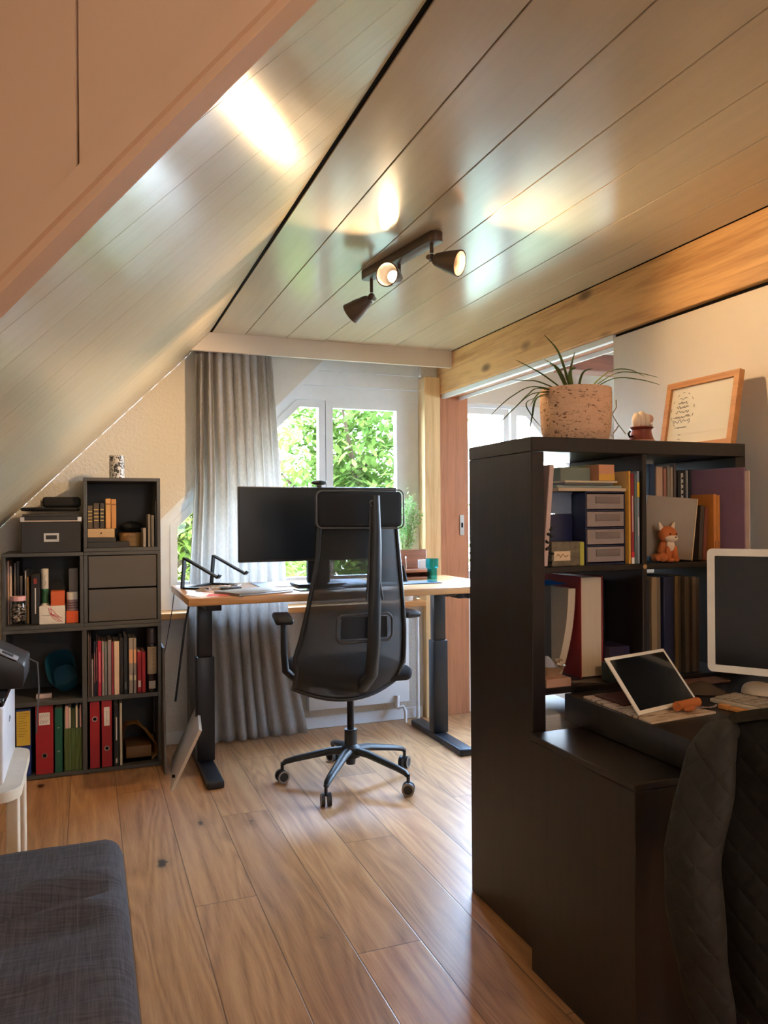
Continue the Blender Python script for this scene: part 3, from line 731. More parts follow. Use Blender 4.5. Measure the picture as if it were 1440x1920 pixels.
MB().lathe([(.001, .0552), (r_ * .98, .0552), (r_ * .98, .088), (r_ * .9, .091), (.001, .091)], 24).build('cap', white_label, t)
mb = MB()
for q in (.012, .024, .036): mb.lathe([(r_ + .0002, q), (r_ + .0006, q), (r_ + .0006, q + .005), (r_ + .0002, q + .005)], 24, closed=True)
mb.build('label_stripe', M('label_mauve', (96, 72, 82), .6), t)
a = at_y(129, 1085, YB + .14); b = at_y(146, 1085, YB + .14)
boxthing('carton', 'grey upright carton behind the medicine jar', 'box', a.x, b.x, YB + .14, .05, zC, zC + .262, M('grey_carton', (150, 142, 136), .6))
# clear plastic bag slumped behind
def plfn(u, v):
    a = 2 * PI * u; r = .055 * math.sin(PI * min(.98, .12 + v * .86)) ** .6
    return (r * math.cos(a) * (1 + .12 * math.sin(5 * a + 4 * v)), r * .6 * math.sin(a), .20 * v * (1 + .03 * math.sin(3 * a)))
o = MB().sheet(plfn, 36, 12).build('plastic_bag', veil('clear_film', (150, 142, 138), .35, .15)); o.location = (at_y(108, 1100, YB + .22).x, YB + .24, zC + .001)
tag(o, 'crumpled clear plastic bag behind the cartons', 'bag')

# on top of the left cube: storage box, papers, pouch
zT = l3 + .0006
a = at_y(38, 1000, SY + .01); b = at_y(153, 1000, SY + .01)
x0, x1 = max(a.x, -.30), c1 - .012
t = thing('storage_box', 'dark lidded storage box with a metal label holder', 'box', ((x0 + x1) / 2, SY + .012, zT)); w = (x1 - x0) / 2
dk = M('charcoal_card', (40, 37, 36), .6, var=.05)
MB().box(-w, 0, 0, w, .32, .150, .002, 1).build('box_body', dk, t)
l = MB().box(-w - .003, -.004, .1505, w + .003, .324, .176, .002, 1).build('lid', dk, t)
MB().box(-w - .0035, -.0046, .1506, w + .0035, -.0041, .156).build('lid_edge', M('light_edge', (190, 168, 148), .5), l)
for s_ in (-1, 1): MB().box(s_ * w - .014 if s_ > 0 else -w - .004, -.0055, .150, w + .004 if s_ > 0 else -w + .014, -.0042, .172, .0005, 1).build('metal_corner', M('nickel', (196, 186, 174), .3, .8), l)
mb = MB().ring([(-.034, .052), (.034, .052), (.034, .094), (-.034, .094)], [(-.025, .064), (.025, .064), (.025, .084), (-.025, .084)], 'y', -.003, 0)
mb.build('label_holder', M('nickel'), t)
zz = zT + .1765
boxthing('folder', 'dark folder of papers lying on the storage box', 'folder', x0 + .004, x1 - .006, SY + .02, .24, zz, zz + .010, cm((52, 47, 45)))
o = MB().sheet(lambda u, v: ((u - .5) * .18, (v - .5) * .16, .001 + .012 * (u * u)), 10, 4, .002).build('paper_sheet', M('grey_brown_sheet', (150, 124, 110), .6)); o.location = (x0 + .15, SY + .11, zz + .0112); tag(o, 'curled brownish sheet above the folder on the storage box', 'paper')
boxthing('laptop_sleeve', 'flat black sleeve lying on the storage box papers', 'sleeve', x0 - .006, x1 - .004, SY + .03, .22, zz + .0255, zz + .043, M('black_neoprene', (18, 17, 18), .8), .008)
t = thing('pouch', 'black zipped pouch on top of the storage box pile', 'pouch', (at_y(116, 940, SY + .1).x, SY + .05, zz + .0436))
MB().box(-.088, 0, 0, .088, .15, .052, .016, 4).build('pouch_body', M('black_neoprene'), t)
MB().tube([(-.088, .03, .02), (-.094, .02, .036), (-.094, .03, .012), (-.088, .035, .006)], .003).build('pull_loop', M('grey_cord', (150, 140, 134), .6), t)

# top cube contents
zD = l3 + T + .0004; zDt = l4 - T - .003; YD = SY + .03
a = at_y(163, 1015, YD); b = at_y(243, 1015, YD)
boxthing('book', 'large flat black book under the others in the top cube', 'book', a.x, b.x, YD, .19, zD, zD + .028, cm((44, 42, 40)), group='flat black books')
boxthing('book', 'smaller flat black book on the large one in the top cube', 'book', a.x, at_y(217, 1010, YD).x, YD, .17, zD + .0284, zD + .05, cm((50, 47, 44)), group='flat black books')
a = at_y(163.5, 995, YD); b = at_y(215, 995, YD); a.x = max(a.x, c1 + T + .001); z1 = zD + .0504
t = thing('wooden_box', 'pale wooden box carrying a row of old books', 'box', ((a.x + b.x) / 2, YD + .002, z1)); w = (b.x - a.x) / 2
MB().box(-w, 0, 0, w, .13, .044, .002, 1).build('box_body', wood('pale_box_wood', (196, 164, 124), (166, 132, 94), 'x', .5), t)
MB().ball((0, -.001, .022), (.004, .003, .004), 10, 8).build('knob', M('knob_brown', (80, 58, 40), .4), t)
z2 = z1 + .0446
gold = M('gold_print', (196, 160, 90), .4, .4)
for k, (pa, pb, pt, cc, lb) in enumerate(((164, 173.5, 948, (92, 76, 56), 'antique brown book with gold bands, leftmost of three'), (175, 185.5, 943, (78, 62, 50), 'antique brown book with gold bands, middle of three'), (187, 195.5, 943, (56, 48, 42), 'antique dark book with gold bands, rightmost of three'))):
    bk(pa, pb, pt, YD + .006, z2, .11, cm(cc), lb, 'antique books on the wooden box', zmax=zDt, marks=[(.3, .34, .9, gold), (.44, .48, .9, gold), (.58, .62, .9, gold), (.72, .76, .9, gold)])
for pa, pb, pt, cc, lb in ((197.5, 207.5, 935, (206, 152, 92), 'tan leather book with pale spine, left of a pair'), (208, 218, 936, (190, 132, 74), 'tan leather book, right of a pair')):
    bk(pa, pb, pt, YD + .004, z2, .115, cm(cc), lb, 'antique books on the wooden box', zmax=zDt, marks=[(.8, .84, .9, M('dark_band', (130, 84, 46), .6))])
a = at_y(232, 1010, YD + .06)
t = thing('round_box', 'round bentwood box with lid beside the flat black books', 'box', (at_y(254, 1010, YD + .12).x - .016, YD + .205, zD)); bw = wood('bent_wood', (204, 160, 104), (174, 128, 78), 'x', .5)
MB().lathe([(.001, 0), (.062, 0), (.062, .05), (.001, .05)], 32).build('box_body', bw, t)
MB().lathe([(.001, .0504), (.065, .0504), (.065, .07), (.001, .072)], 32).build('lid', bw, t)
t = thing('cap', 'black cap lying on the round wooden box', 'cap', (t.location.x, YD + .205, zD + .0726))
MB().ball((0, 0, .028), (.058, .06, .03), 20, 12).build('crown', M('black_cloth', (26, 28, 28), .8), t)
MB().sheet(lambda u, v: ((u - .5) * .1, -.05 - .05 * v * math.sin(PI * min(max(u, .06), .94)), .014 + .01 * math.cos((u - .5) * 3)), 14, 5, .002).build('brim', M('black_cloth'), t)
for k, (pa, pb, pt, cc, lb) in enumerate(((268, 274, 990, (146, 136, 126), 'low grey booklet at the left of the grey group'), (277, 282, 964, (122, 114, 106), 'taller grey booklet in the grey group'), (283, 289, 966, (104, 97, 90), 'darker grey booklet in the grey group'), (291, 297, 940, (78, 76, 72), 'tall dark grey booklet at the cube wall'))):
    bk(pa, pb, pt, YD - .01, zD, .15, cm(cc), lb, 'grey booklets in the top cube', zmax=zDt)
# patterned cylinder vase on top
vb = at_y(219.5, 897, SY + .12)
tv = NT('black_white_leaf_print'); b_ = tv.bsdf(.35); v_ = tv.coords((60, 60, 45))
tv.link(tv.ramp(tv.noise(v_, 1.0, 3, .6, 1.5), [(.44, rgb((30, 28, 26))), (.50, rgb((206, 200, 192)))]), b_.inputs['Base Color'])
vr = (at_y(234, 875, SY + .12).x - at_y(205, 875, SY + .12).x) / 2
o = MB().lathe([(.001, 0), (vr, 0), (vr, .118), (vr - .003, .118), (vr - .003, .006), (.001, .006)], 36).build('vase', tv.m); o.location = (vb.x, SY + .12, l4 + .0005)
tag(o, 'black and white patterned cylinder vase on top of the shelf', 'vase')
# ------------------------------------------------------------------ STANDING DESK
TZ = .90                                                 # table top height
black_steel = M('black_steel', (26, 26, 30), .38, .2)
oak = wood('desk_oak', (190, 140, 90), (150, 102, 60), 'x', .32, spec=.5)
t = thing('standing_desk', 'oak-topped standing desk on black steel legs in front of the window', 'desk', (1.22, 3.85, 0))
def L(x, y, z=0): return (x - 1.22, y - 3.85, z)
def lb(mb, x0, y0, z0, x1, y1, z1, bev=.003, seg=2): return mb.box(x0 - 1.22, y0 - 3.85, z0, x1 - 1.22, y1 - 3.85, z1, bev, seg)
DX0, DX1, DY0, DY1 = .412, 2.03, 3.48, 4.235
lb(MB(), DX0, DY0, TZ - .034, DX1, DY1, TZ, .004).build('tabletop', oak, t)
for x in (.545, 1.845):
    lb(MB(), x - .04, 3.60, .0, x + .04, 4.26, .038, .010, 3).build('foot', black_steel, t)
    lb(MB(), x - .045, 3.915, .039, x + .045, 3.985, .56, .006).build('leg_column', black_steel, t)
    lb(MB(), x - .036, 3.922, .5602, x + .036, 3.978, .8245, .005).build('leg_column', black_steel, t)
lb(MB(), .60, 3.90, .825, 1.79, 3.95, .8655, .003).build('cross_bar', black_steel, t)
for x in (.545, 1.845): lb(MB(), x - .035, 3.62, .8248, x + .035, 4.2, .8658, .003).build('support_arm', black_steel, t)
hs = lb(MB(), 1.80, 3.49, .838, 1.99, 3.56, .8658, .006).build('control_handset', M('black_plastic'), t)
# cable tray wire under the top
MB().tube([L(.98, 3.55, .8655), L(.985, 3.55, .835), L(1.0, 3.56, .8655)], .0022, 6).build('cable_clip', black_pl, t)
MB().tube([L(1.66, 3.52, .866), L(1.69, 3.52, .852), L(1.74, 3.53, .852), L(1.775, 3.54, .866)], .0025, 6).build('hanging_cable', black_pl, t)
MB().tube([L(.50, 4.1, .866), L(.47, 4.12, .7), L(.44, 4.14, .45), L(.42, 4.14, .30)], .006, 8).build('power_cable', black_pl, t)
MB().tube([L(.415, 4.1, .88), L(.40, 4.12, .75), L(.365, 4.14, .55), L(.31, 4.10, .36), L(.30, 3.98, .2)], .0022, 6).build('thin_cable', black_pl, t)

# things on the desk
D0 = TZ + .0005
# laptop stand: two bent black bars joined by a cross bar
t = thing('laptop_stand', 'empty black metal laptop stand of two bent bars at the left end of the desk', 'laptop stand', (0, 0, 0))
def bar(pts, w, th): # flat strip through side profile points (x fixed)
    pass
def bent(x, pts, w=.026, th=.010):
    mb = MB()
    for (y0, z0), (y1, z1) in zip(pts, pts[1:]):
        d = Vector((0, y1 - y0, z1 - z0)); q = Vector((0, 0, 1)).rotation_difference(d.normalized()).to_matrix().to_4x4()
        mb.box(-w / 2, -th / 2, -th * .3, w / 2, th / 2, d.length + th * .3, .002, 1, Matrix.Translation((x, y0, z0)) @ q)
    return mb
sb = M('matte_black_metal', (22, 22, 24), .4, .3)
ls_a, ls_b, ld_ = Vector((.442, 3.985)), Vector((.615, 4.175)), Vector((.72, -.69))
def strip(pts, w=.026, th=.010):
    mb = MB(); wd = Vector((ld_.y, -ld_.x, 0))
    for p, q in zip(pts, pts[1:]):
        d = q - p; z = d.normalized(); n_ = z.cross(wd).normalized()
        m_ = Matrix((wd, n_, z)).transposed().to_4x4(); m_.translation = p
        mb.box(-w / 2, -th / 2, -th * .3, w / 2, th / 2, d.length + th * .3, .002, 1, m_)
    return mb
for c_ in (ls_a, ls_b):
    P3 = lambda f, z: Vector((c_.x + ld_.x * f, c_.y + ld_.y * f, D0 + z))
    strip([P3(0, .006), P3(.015, .155), P3(.215, .062), P3(.228, .076)]).build('stand_bar', sb, t)
    strip([P3(.014, .0052), P3(.15, .0052)]).build('base_rail', sb, t)
cv = (ls_b - ls_a); nv_ = Vector((-cv.y, cv.x)).normalized() * .012
MB().prism([tuple(ls_a + nv_), tuple(ls_a - nv_), tuple(ls_b - nv_), tuple(ls_b + nv_)], 'z', D0, D0 + .010).build('cross_bar', sb, t)
def slab(name, label, cat, c, sx, sy, h, m, rz=0, bev=.003, z=D0, group=None):
    o = MB().box(-sx / 2, -sy / 2, 0, sx / 2, sy / 2, h, bev, 3).build(name, m); o.location = (c[0], c[1], z); o.rotation_euler = (0, 0, rz)
    return tag(o, label, cat, group)
# closed laptop
lp = thing('laptop', 'closed grey laptop near the front edge of the desk', 'laptop', (.735, 3.63, D0), (0, 0, .42))
MB().box(-.155, -.105, .0, .155, .105, .0085, .003, 2).build('laptop_base', M('space_grey', (150, 146, 142), .35, .6), lp)
MB().box(-.155, -.105, .0095, .155, .105, .0145, .002, 2).build('laptop_lid', M('space_grey'), lp)
# papers under the stand, red and white
slab('paper', 'white loose sheet at the left front corner of the desk', 'paper', (.505, 3.60), .13, .17, .0012, M('paper_white', (228, 218, 206), .7), .3, 0)
slab('leaflet', 'red and white leaflet at the front edge of the desk', 'paper', (.56, 3.575), .10, .10, .0015, M('leaflet_red', (206, 92, 96), .6), -.25, 0, D0 + .0015)
slab('notebook', 'black notebook lying beneath the laptop stand', 'notebook', (.66, 3.86), .10, .07, .012, cm((30, 29, 30)), .1, .002)
# crumpled cloth and cables
o = MB().sheet(lambda u, v: ((u - .5) * .06 + .006 * math.sin(9 * v), (v - .5) * .05, .003 + .016 * abs(math.sin(5 * u + 3 * v)) * math.sin(PI * u) * math.sin(PI * v)), 18, 14, .002).build('cloth', M('beige_cloth', (190, 172, 152), .9)); o.location = (.515, 3.83, D0); tag(o, 'small crumpled beige cloth between the laptop stand bars', 'cloth')
mb = MB(); rnd = random.Random(2)
pts = [(.60 + .004 * i + .05 * math.sin(i * .9), 3.86 + .03 * math.cos(i * 1.1) + .004 * i, D0 + .004 + .006 * (i % 3)) for i in range(26)]
mb.tube(pts, .003, 6); tag(mb.build('charging_cable', M('white_cable', (206, 200, 194), .5)), 'tangled white charging cable beside the laptop', 'cable')
# desk pad, second laptop, keyboard region
slab('desk_pad', 'large pale desk pad under the monitor', 'desk pad', (1.13, 4.02), .62, .30, .003, M('pale_grey_felt', (176, 180, 192), .7), 0, .001)
t = thing('tablet', 'thin dark tablet lying on the desk left of the chair', 'tablet', (1.06, 3.69, D0), (0, 0, .15))
MB().box(-.12, -.08, 0, .12, .08, .006, .002, 2).build('body', M('tablet_grey', (90, 92, 96), .35, .4), t)
MB().box(-.112, -.072, .0061, .112, .072, .0066).build('screen', M('dark_screen', (10, 12, 14), .08, spec=.6), t)
t = thing('keyboard', 'dark keyboard on the desk behind the chair mesh', 'keyboard', (1.36, 3.74, D0))
MB().box(-.15, -.06, 0, .15, .06, .008, .003, 2).build('keyboard_base', black_pl, t)
mb = MB()
for r in range(5):
    for c in range(14): mb.box(-.143 + c * .0206, -.053 + r * .0215, .0082, -.143 + c * .0206 + .0175, -.053 + r * .0215 + .018, .0115, .001, 1)
tag(mb.build('keys', M('key_grey', (60, 60, 62), .5), t), kind='stuff')

# monitor
my = 3.80; a = at_y(447, 912, my); b = at_y(745, 1047, my); mx0, mx1, mz0, mz1 = a.x, b.x, b.z, a.z
t = thing('monitor', 'wide black monitor on the standing desk with a webcam on top', 'monitor', ((mx0 + mx1) / 2, my, TZ)); w = (mx1 - mx0) / 2
MB().box(-w, .004, mz0 - TZ, w, .035, mz1 - TZ, .004, 2).build('casing', black_pl, t)
MB().box(-w + .004, .0015, mz0 - TZ + .012, w - .004, .0038, mz1 - TZ - .005).build('screen', M('black_screen', (13, 16, 19), .22, spec=.5), t)
MB().box(-.06, .036, .02, .06, .075, mz0 - TZ + .2, .006).build('stand_neck', black_steel, t)
MB().box(-.13, -.03, .0042, .13, .15, .0195, .006).build('stand_base', black_steel, t)
wc = at_y(600, 908, my)
t = thing('webcam', 'small black webcam clipped on top of the wide monitor', 'webcam', (wc.x, my + .015, mz1 + .0005))
MB().box(-.012, -.008, 0, .012, .012, .012, .003).build('clip', black_pl, t)
MB().ball((0, 0, .022), (.042, .014, .013), 24, 12).build('camera_body', black_pl, t)
MB().cyl((0, -.0135, .022), (0, -.0155, .022), .006, n=16).build('lens', M('lens_glass', (8, 8, 10), .05), t)

# wooden organiser with card, swab, teal glass on a mat, small tablet
og_y = 4.02
a = at_y(742, 1030, og_y); b = at_y(814, 1072, og_y)
walnut = wood('walnut', (150, 92, 60), (112, 66, 42), 'x', .45)
t = thing('desk_organiser', 'brown wooden desk organiser with a raised back at the right of the desk', 'organiser', (0, og_y, D0)); x0, x1 = 1.50, b.x
MB().box(x0, .10, 0, x1, .114, at_y(780, 1030, og_y + .1).z - D0, .008, 3).build('back_board', walnut, t)
MB().box(x0, -.03, 0, x1 - .03, .0995, .014, .003).build('base_board', walnut, t)
MB().box(x0, -.03, .040, x1 - .03, .0995, .056, .003).build('tray', walnut, t)
for x in (x0, x1 - .042): MB().box(x, -.028, .0145, x + .012, .0990, .0395).build('side_support', walnut, t)
zO = D0 + .0562
cx = at_y(795, 1050, og_y + .03).x
boxthing('note_card', 'stack of white note cards standing in the wooden organiser', 'cards', cx - .033, cx + .03, og_y + .02, .022, zO, zO + .052, M('card_white', (232, 224, 214), .6), .001)
sx = at_y(762, 1050, og_y).x
t = thing('cotton_swab', 'thin white-tipped stick standing in the wooden organiser', 'stick', (sx, og_y + .0, zO))
MB().cyl((0, 0, 0), (-.004, .0, .066), .0022, n=10).build('stick', M('stick_cream', (226, 206, 180), .6), t)
MB().ball((-.004, 0, .068), (.0045, .0045, .008), 12, 8).build('tip', M('cotton_white', (240, 232, 222), .9), t)
slab('mat', 'dark flat mat under the teal drinking glass', 'mat', (1.635, 3.80), .26, .16, .004, M('navy_mat', (58, 60, 78), .6), 0, .001)
gp_ = at_z(810, 1088, D0); 
gr = .036
o = MB().lathe([(.001, .0), (gr * .74, 0), (gr * .78, .012), (gr * .80, .07), (gr * .98, .078), (gr, .124), (gr - .004, .124), (gr * .9, .08), (gr * .70, .07), (gr * .66, .014), (.001, .012)], 10).build('drinking_glass', glass('teal_glass', (.36, .80, .84), 1.6), smooth=False)
o.location = (at_y(810, 1060, 3.79).x, 3.79, D0 + .0045); tag(o, 'faceted teal drinking glass on the desk', 'glass')
t = thing('tablet', 'small black tablet propped upright beside the teal glass', 'tablet', (at_y(752, 1080, 3.86).x - .05, 3.86, D0 + .0005), (-.5, 0, 0))
MB().box(-.09, 0, 0, .09, .008, .10, .003).build('body', black_pl, t)
MB().box(-.084, -.0006, .006, .084, -.0001, .094).build('screen', M('dark_screen'), t)

# potted plant on the window sill behind the organiser
t = thing('potted_plant', 'bushy green-leaved houseplant in a white pot on the window sill', 'plant', (1.835, 4.40, .7386)); rnd = random.Random(21)
MB().lathe([(.001, 0), (.045, 0), (.055, .09), (.05, .09), (.045, .08), (.001, .08)], 28).build('pot', M('pot_white', (226, 222, 216), .4), t)
MB().lathe([(.001, .0802), (.044, .0802), (.001, .083)], 20).build('soil', M('soil', (50, 38, 30), .95), t)
stems = MB(); bm = bmesh.new()
for k in range(26):
    a = rnd.uniform(0, 2 * PI); hh = rnd.uniform(.38, .66); sp = rnd.uniform(.02, .09)
    P = [(0, 0, .082), (math.cos(a) * sp * .35, math.sin(a) * sp * .2, .082 + hh * .45), (math.cos(a) * sp * .8, -abs(math.sin(a)) * sp * .8, .082 + hh * .8), (math.cos(a) * sp * 1.2, -abs(math.sin(a)) * sp * 1.1, hh + .03)]
    stems.tube(P, [.003, .0022, .0016, .0008], 5)
    for q in range(40):
        f = rnd.uniform(.28, 1); i = min(2, int(f * 3)); fr = f * 3 - i
        p = Vector(P[i]).lerp(Vector(P[i + 1]), fr) + Vector((rnd.gauss(0, .018), rnd.gauss(-.004, .014), rnd.gauss(0, .016)))
        R = Matrix.Rotation(rnd.uniform(0, 2 * PI), 3, 'Z') @ Matrix.Rotation(rnd.uniform(-1, 1), 3, 'X'); s = rnd.uniform(.007, .014)
        v = [bm.verts.new(p + R @ (Vector(w_) * s)) for w_ in ((0, -1, 0), (.5, 0, .1), (0, 1, -.1), (-.5, 0, .1))]; bm.faces.new(v)
stems.build('stems', M('stem_green', (150, 150, 110), .6), t)
mb = MB(); mb.bm.free(); mb.bm = bm; mb.build('foliage', leafmat('plant_leaves', (92, 136, 66), (186, 210, 150), .35), t, smooth=False)

# ------------------------------------------------------------------ RADIATOR
t = thing('radiator', 'white flat panel radiator under the window sill', 'radiator', (1.2, 4.36, 0)); rw = white_paint
MB().box(0, .0, .12, .64, .022, .69, .006).box(0, .024, .12, .64, .044, .69, .004).build('panel', rw, t)
mb = MB()
for i in range(30): mb.box(.012 + i * .0208, .002, .6905, .024 + i * .0208, .042, .694)
mb.build('top_grille', M('radiator_grille', (196, 196, 192), .5), t)
MB().tube([(.55, .02, .119), (.55, .012, .09), (.56, -.02, .09), (.585, -.03, .10), (.60, -.03, .07), (.60, -.03, 0)], .010, 10).build('pipe', rw, t)
MB().cyl((.555, -.006, .09), (.555, -.006, .165), .014, n=16).build('valve', rw, t)
MB().tube([(.705, .02, .0), (.705, .02, .66)], .011, 12).build('riser_pipe', rw, t)

# ------------------------------------------------------------------ CURTAIN
cl_f = NT('grey_linen'); b_ = cl_f.bsdf(.9, 0, .15); v_ = cl_f.coords((1, 1, .2)); cl_f.link(cl_f.ramp(cl_f.noise(v_, 220, 3), [(.3, rgb((174, 168, 162))), (.7, rgb((196, 190, 184)))]), b_.inputs['Base Color']); cl_f.bump(cl_f.noise(cl_f.coords(), 400, 2), .2, .002)
LZ = [(2.20, .556), (1.41, .546), (.59, .50), (.03, .50)]; RZ = [(2.20, .975), (1.85, 1.0), (1.476, 1.03), (.8, 1.06), (.55, 1.085), (.25, 1.13), (.03, 1.175)]
def interp(tb, z):
    for (za, xa), (zb_, xb) in zip(tb, tb[1:]):
        if z <= za and z >= zb_: return xa + (xb - xa) * (za - z) / (za - zb_)
    return tb[-1][1] if z < tb[-1][0] else tb[0][1]
def curt(u, v):
    z = 2.20 - 2.185 * v
    xl, xr = interp(LZ, z), interp(RZ, z); k = 9.0
    uu_ = u + .018 * math.sin(3.1 * v + 6 * u) + .012 * math.sin(11 * u)
    ph = 2 * PI * k * uu_
    amp = .026 * (.75 + .35 * math.sin(4.7 * u + 1.0)) * (1 if v > .03 else .7)
    x = xl + (xr - xl) * u + .008 * math.sin(ph * 1.0 + 1.2) * (1 - abs(2 * u - 1))
    y = 4.298 + amp * math.sin(ph) * (.85 + .15 * math.sin(2.2 * v + 9 * u)) + .006 * math.sin(3 * v + 17 * u)
    return (x, y, z)
t = thing('curtain', 'floor-length grey linen curtain drawn to the left of the window', 'curtain', (0, 0, 0))
MB().sheet(curt, 220, 40, .0018).build('drape', cl_f.m, t, ang=180)
mb = MB()
for i in range(10): mb.tube([(.57 + .04 * i, 4.300, 2.2005), (.57 + .04 * i, 4.300, 2.2045)], .004, 6)
mb.build('glider', white_paint, t)

# ------------------------------------------------------------------ LEANING BOARDS
t = thing('leaning_board', 'pale grey thin panel leaning against the left desk leg', 'board', (.345, 3.66, .0005))
P1 = Vector((0, 0, 0)); P4 = Vector((.085, .70, 0)); up = Vector((.130, -.02, .275))
def quadslab(a, e1, e2, th):
    n_ = e1.cross(e2).normalized() * th
    bb = bmesh.new(); A = [bb.verts.new(p) for p in (a, a + e1, a + e1 + e2, a + e2)]; B = [bb.verts.new(p - n_) for p in (a, a + e1, a + e1 + e2, a + e2)]
    bb.faces.new(A); bb.faces.new(B[::-1])
    for i in range(4): bb.faces.new((A[i], B[i], B[(i + 1) % 4], A[(i + 1) % 4]))
    bmesh.ops.recalc_face_normals(bb, faces=bb.faces); m_ = MB(); m_._merge(bb); return m_
quadslab(P1, Vector((.055, .50, 0)), up, -.014).build('panel', M('pale_panel', (196, 182, 164), .5, var=.03), t)
MB().box(.008, -.002, .06, .022, .004, .072).build('fitting', dark, t)
t = thing('leaning_board', 'dark narrow board standing on edge against the shelf side', 'board', (.352, 3.90, .0005))
quadslab(Vector((0, 0, 0)), Vector((.0, .42, 0)), Vector((.006, .14, .60)), .010).build('panel', M('dark_panel', (92, 84, 76), .6), t)

# ------------------------------------------------------------------ OFFICE CHAIR
BP = M('chair_black', (22, 22, 24), .45)
chair = thing('office_chair', 'black high-backed mesh office chair on five castors at the standing desk', 'chair', (1.159, 3.47, 0), (0, 0, 0))
def C(x, y, z): return Vector((x - 1.159, y - 3.47, z))
base = MB()
base.lathe([(.001, .085), (.022, .085), (.024, .11), (.045, .12), (.045, .165), (.03, .18), (.03, .25), (.001, .25)], 28).build('base_hub', BP, chair)
for k in range(5):
    a = math.radians(90 + 72 * k - 2); dx, dy = math.cos(a), math.sin(a)
    mb = MB(); mb.tube([(dx * .03, dy * .03, .15), (dx * .10, dy * .10, .146), (dx * .26, dy * .26, .112), (dx * .31, dy * .31, .098), (dx * .326, dy * .326, .085)], [.024, .022, .018, .016, .012], 10, .8)
    arm = mb.build('base_arm', BP, chair)
    cs = MB(); px_, py_ = dx * .326, dy * .326; ax, ay = -dy, dx
    cs.cyl((px_, py_, .045), (px_, py_, .095), .008, n=12)
    c_ = a + .5; ax, ay = -math.sin(c_), math.cos(c_)
    cs.cyl((px_ - ax * .022, py_ - ay * .022, .0295), (px_ - ax * .006, py_ - ay * .006, .0295), .029, n=24)
    cs.cyl((px_ + ax * .006, py_ + ay * .006, .0295), (px_ + ax * .022, py_ + ay * .022, .0295), .029, n=24)
    ca_ = cs.build('castor', BP, chair)
    for s_ in (-1, 1):
        m_ = MB(); q = Vector((0, 0, 1)).rotation_difference(Vector((ax * s_, ay * s_, 0))).to_matrix().to_4x4()
        m_.lathe([(.021, 0), (.0285, 0), (.0285, .0015), (.021, .0015)], 24, Matrix.Translation((px_ + ax * s_ * .0222, py_ + ay * s_ * .0222, .0295)) @ q, closed=True)
        m_.build('grey_tread_ring', M('grey_tread', (150, 138, 128), .5), ca_)
MB().cyl((0, 0, .25), (0, 0, .455), .0165, n=24).build('gas_lift', M('dark_metal', (34, 34, 38), .3, .6), chair)
# seat, mechanism
MB().box(-.115, -.13, .440, .115, .12, .495, .02, 3).build('tilt_mechanism', BP, chair)
mb = MB(); mb.box(-.245, -.20, .497, .245, .29, .565, .03, 4)
mb.build('seat', M('seat_fabric', (30, 30, 32), .9), chair)
MB().tube([(-.10, 0, .468), (-.2, .02, .462), (-.275, .03, .455)], [.006, .006, .008], 8).build('lever', BP, chair)
MB().tube([(.11, -.02, .475), (.19, -.03, .475), (.24, -.03, .474)], [.006, .006, .008], 8).build('lever', BP, chair)
# back: outline measured on the back plane, gently dished
YBK = 3.20
OUT = [(562, 1262), (556, 1240), (566, 1205), (578, 1150), (590, 1095), (600, 1045), (604, 1000), (606, 985)]
OUTR = [(757, 1262), (763, 1235), (762, 1180), (757, 1120), (753, 1050), (751, 1000), (751, 985)]
def prof(tb):
    r = []
    for px, py in tb:
        p = at_y(px, py, YBK); r.append((p.z, p.x - 1.159))
    return sorted(r, reverse=True)
LP, RP = prof(OUT), prof(OUTR)
def backpt(u, v, off=0):
    z0, z1 = LP[0][0], LP[-1][0]; z = z0 + (.500 - z0) * v
    xl, xr = interp(LP, z), interp(RP, z)
    sag = -.02 * (4 * u * (1 - u)) * 0
    zz_ = z - .055 * (4 * u * (1 - u)) * max(0, v - .80) / .20 * 1.0
    y = -.27 - .035 * math.sin(PI * min(1, max(0, v))) + .055 * (2 * u - 1) ** 2 + .03 * (1 - v) * 0 + off
    if v > .85: y += .06 * ((v - .85) / .15) ** 2
    return (xl + (xr - xl) * u, y, zz_)
MB().sheet(lambda u, v: backpt(u, v), 28, 40, .0).build('back_mesh', veil('black_mesh', (24, 24, 26), .90, .7), chair)
fr_pts = [backpt(0, i / 24) for i in range(25)] + [backpt(i / 16, 1) for i in range(1, 17)] + [backpt(1, 1 - i / 24) for i in range(1, 25)]
MB().tube([Vector(p) for p in fr_pts], .0105, 10).build('back_frame', BP, chair)
sp = [(695, 930, -.045), (695, 1000, -.055), (693, 1060, -.06), (690, 1130, -.07), (690, 1200, -.06), (690, 1262, -.03), (684, 1295, .06)]
pts = []; 
for px, py, o_ in sp:
    p = at_y(px, py, YBK); pts.append((p.x - 1.159, -.285 + o_, p.z))
pts += [(pts[-1][0] - .0, -.12, .468)]
MB().tube(pts, [.020, .024, .028, .030, .030, .030, .034, .03], 12, .55).build('spine', BP, chair)
